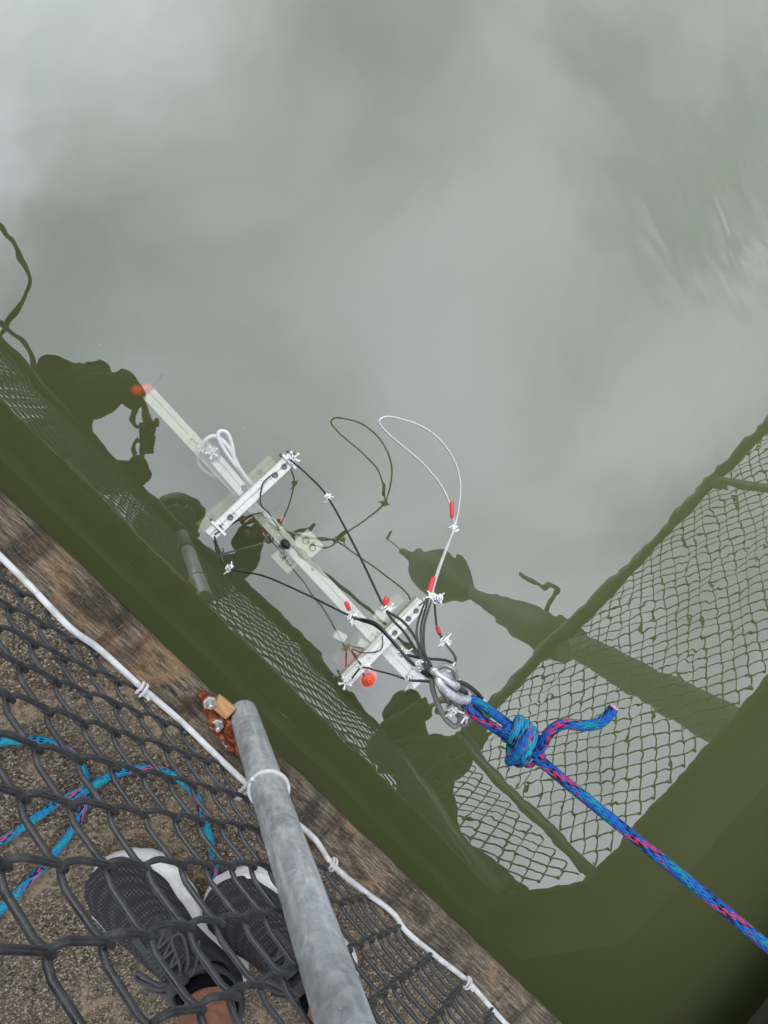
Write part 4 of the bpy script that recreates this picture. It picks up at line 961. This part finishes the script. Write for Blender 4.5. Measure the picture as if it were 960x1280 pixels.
# person in the corner who holds the other end of the blue rope
p3 = make_person(dict(hip=(2.50, -0.45, 1.48), chest=(2.36, -0.22, 1.86), neckb=(2.30, -0.14, 2.01), neck=(2.27, -0.11, 2.06), head=(2.21, -0.07, 2.17),
    lsh=(2.15, -0.32, 1.95), lel=(1.99, -0.17, 1.80), lwr=(2.02, 0.07, 1.76), rsh=(2.50, -0.06, 1.95), rel=(2.42, 0.14, 1.82), rwr=(2.25, 0.17, 1.785),
    lhp=(2.42, -0.52, 1.42), lkn=(2.38, -0.44, 1.0), lan=(2.40, -0.52, 0.60), rhp=(2.60, -0.38, 1.42), rkn=(2.60, -0.28, 1.0), ran=(2.64, -0.36, 0.60)),
    'person at the corner holding the blue rope, dark silhouette mirrored below the knot', M['olive'], M['charcoal'], (-0.7, 0.6, -0.4),
    dict(l=((0.35, 0.9, -0.1), (0, 0, 1), 1.0), r=((-0.85, 0.4, -0.15), (0, 0, 1), 1.0)), 'cap')
for an in ((2.40, -0.52, 0.60), (2.64, -0.36, 0.60)): place_shoe(p3, an, (-0.6, 0.75), 1)

# phone round the lens
ph = empty('smartphone', (0, 0, H)); ph.rotation_euler = RM.to_euler()
bm = bmesh.new(); box(bm, -0.018, 0.054, -0.132, 0.016, 0.0035, 0.0115, None, 0.003); bm_obj('case', bm, M['phone'], ph)
bm = bmesh.new(); lathe(bm, [(0.006, 0.0006), (0.0085, 0.0006), (0.0085, 0.0045), (0.006, 0.0045)], None, 24); bm_obj('lens_ring', bm, M['shackle'], ph)
tag(ph, 'black phone held out flat over the water by the photographer', 'phone')

# ------------------------------------------------------------------ lamp mast behind the long panel, and the hose over the rail
lm = empty('lamp_mast', (2.46, 0.90, ZD))
def lat(name, prof, matl, z0=0.0, par=lm, sides=24):
    bm = bmesh.new(); lathe(bm, [(r, z - ZD) for r, z in prof], None, sides); return bm_obj(name, bm, matl, par)
lat('pole', [(0.0, ZD), (0.13, ZD), (0.13, 0.50), (0.095, 0.52), (0.088, 2.0), (0.075, 2.3), (0.055, 2.9), (0.05, 5.0), (0, 5.0)], M['lamp_dark'])
lat('control_box', [(0.05, 1.86), (0.115, 1.90), (0.140, 2.2), (0.135, 2.45), (0.09, 2.75), (0.05, 3.0)], M['lamp_dark'])
lat('lamp_head', [(0.05, 3.25), (0.10, 3.42), (0.175, 3.65), (0.195, 3.95), (0.175, 4.22), (0.10, 4.36), (0.05, 4.42)], M['lamp_dark'])
lat('collar', [(0.05, 4.42), (0.062, 4.45), (0.062, 4.95), (0.04, 5.02), (0, 5.03)], M['lamp_dark'])
tube_obj('bracket_arm', [Vector((0.06, 0.02, 1.75)), Vector((0.10, 0.14, 1.95)), Vector((0.05, 0.32, 2.05)), Vector((0.02, 0.34, 2.45))], 0.014, M['lamp_dark'], lm, 8)
tube_obj('aerial', catmull([Vector((0, 0, 4.58)), Vector((0.02, 0.03, 4.8)), Vector((-0.03, 0.05, 5.0)), Vector((0.05, 0.14, 5.3))], 6), 0.012, M['lamp_dark'], lm, 6)
tag(lm, 'bulbous lamp mast standing behind the long panel, mirrored beyond the cables', 'lamp post')

hs = empty('black_hose', (-0.6, -0.2, 1.69))
hp = [Vector((-0.62, -0.70, ZD + 0.02)), Vector((-0.58, -0.55, 0.8)), Vector((-0.52, -0.36, 1.5)), Vector((-0.48, -0.26, 1.735)), Q(40, 470, -1.74), Q(38, 442, -1.78), Q(24, 419, -1.80), Q(0, 405, -1.80), Q(-30, 400, -1.80), Q(-60, 360, -1.8), Q(-50, 310, -1.8), Q(-20, 285, -1.80), Q(6, 295, -1.80), Q(24, 318, -1.80), Q(35, 350, -1.80), Q(26, 383, -1.80), Q(8, 409, -1.82), Q(-20, 430, -1.76), Vector((-0.72, -0.26, 1.74)), Vector((-0.75, -0.4, 1.3)), Vector((-0.78, -0.6, ZD + 0.02))]
hp = [Vector((p.x, p.y, abs(p.z))) for p in hp]
tube_obj('hose', local(hs, catmull(hp, 10)), 0.0125, M['black_plastic'], hs, 10)
tag(hs, 'black hose looping out over the top rail, mirrored at the water beyond the fence', 'hose')

# ------------------------------------------------------------------ units to metres
bpy.context.view_layer.update()
for o in C.objects:
    if o.parent is None and o.type != 'LIGHT':
        o.location = o.location * SC
        if o.type != 'CAMERA': o.scale = o.scale * SC
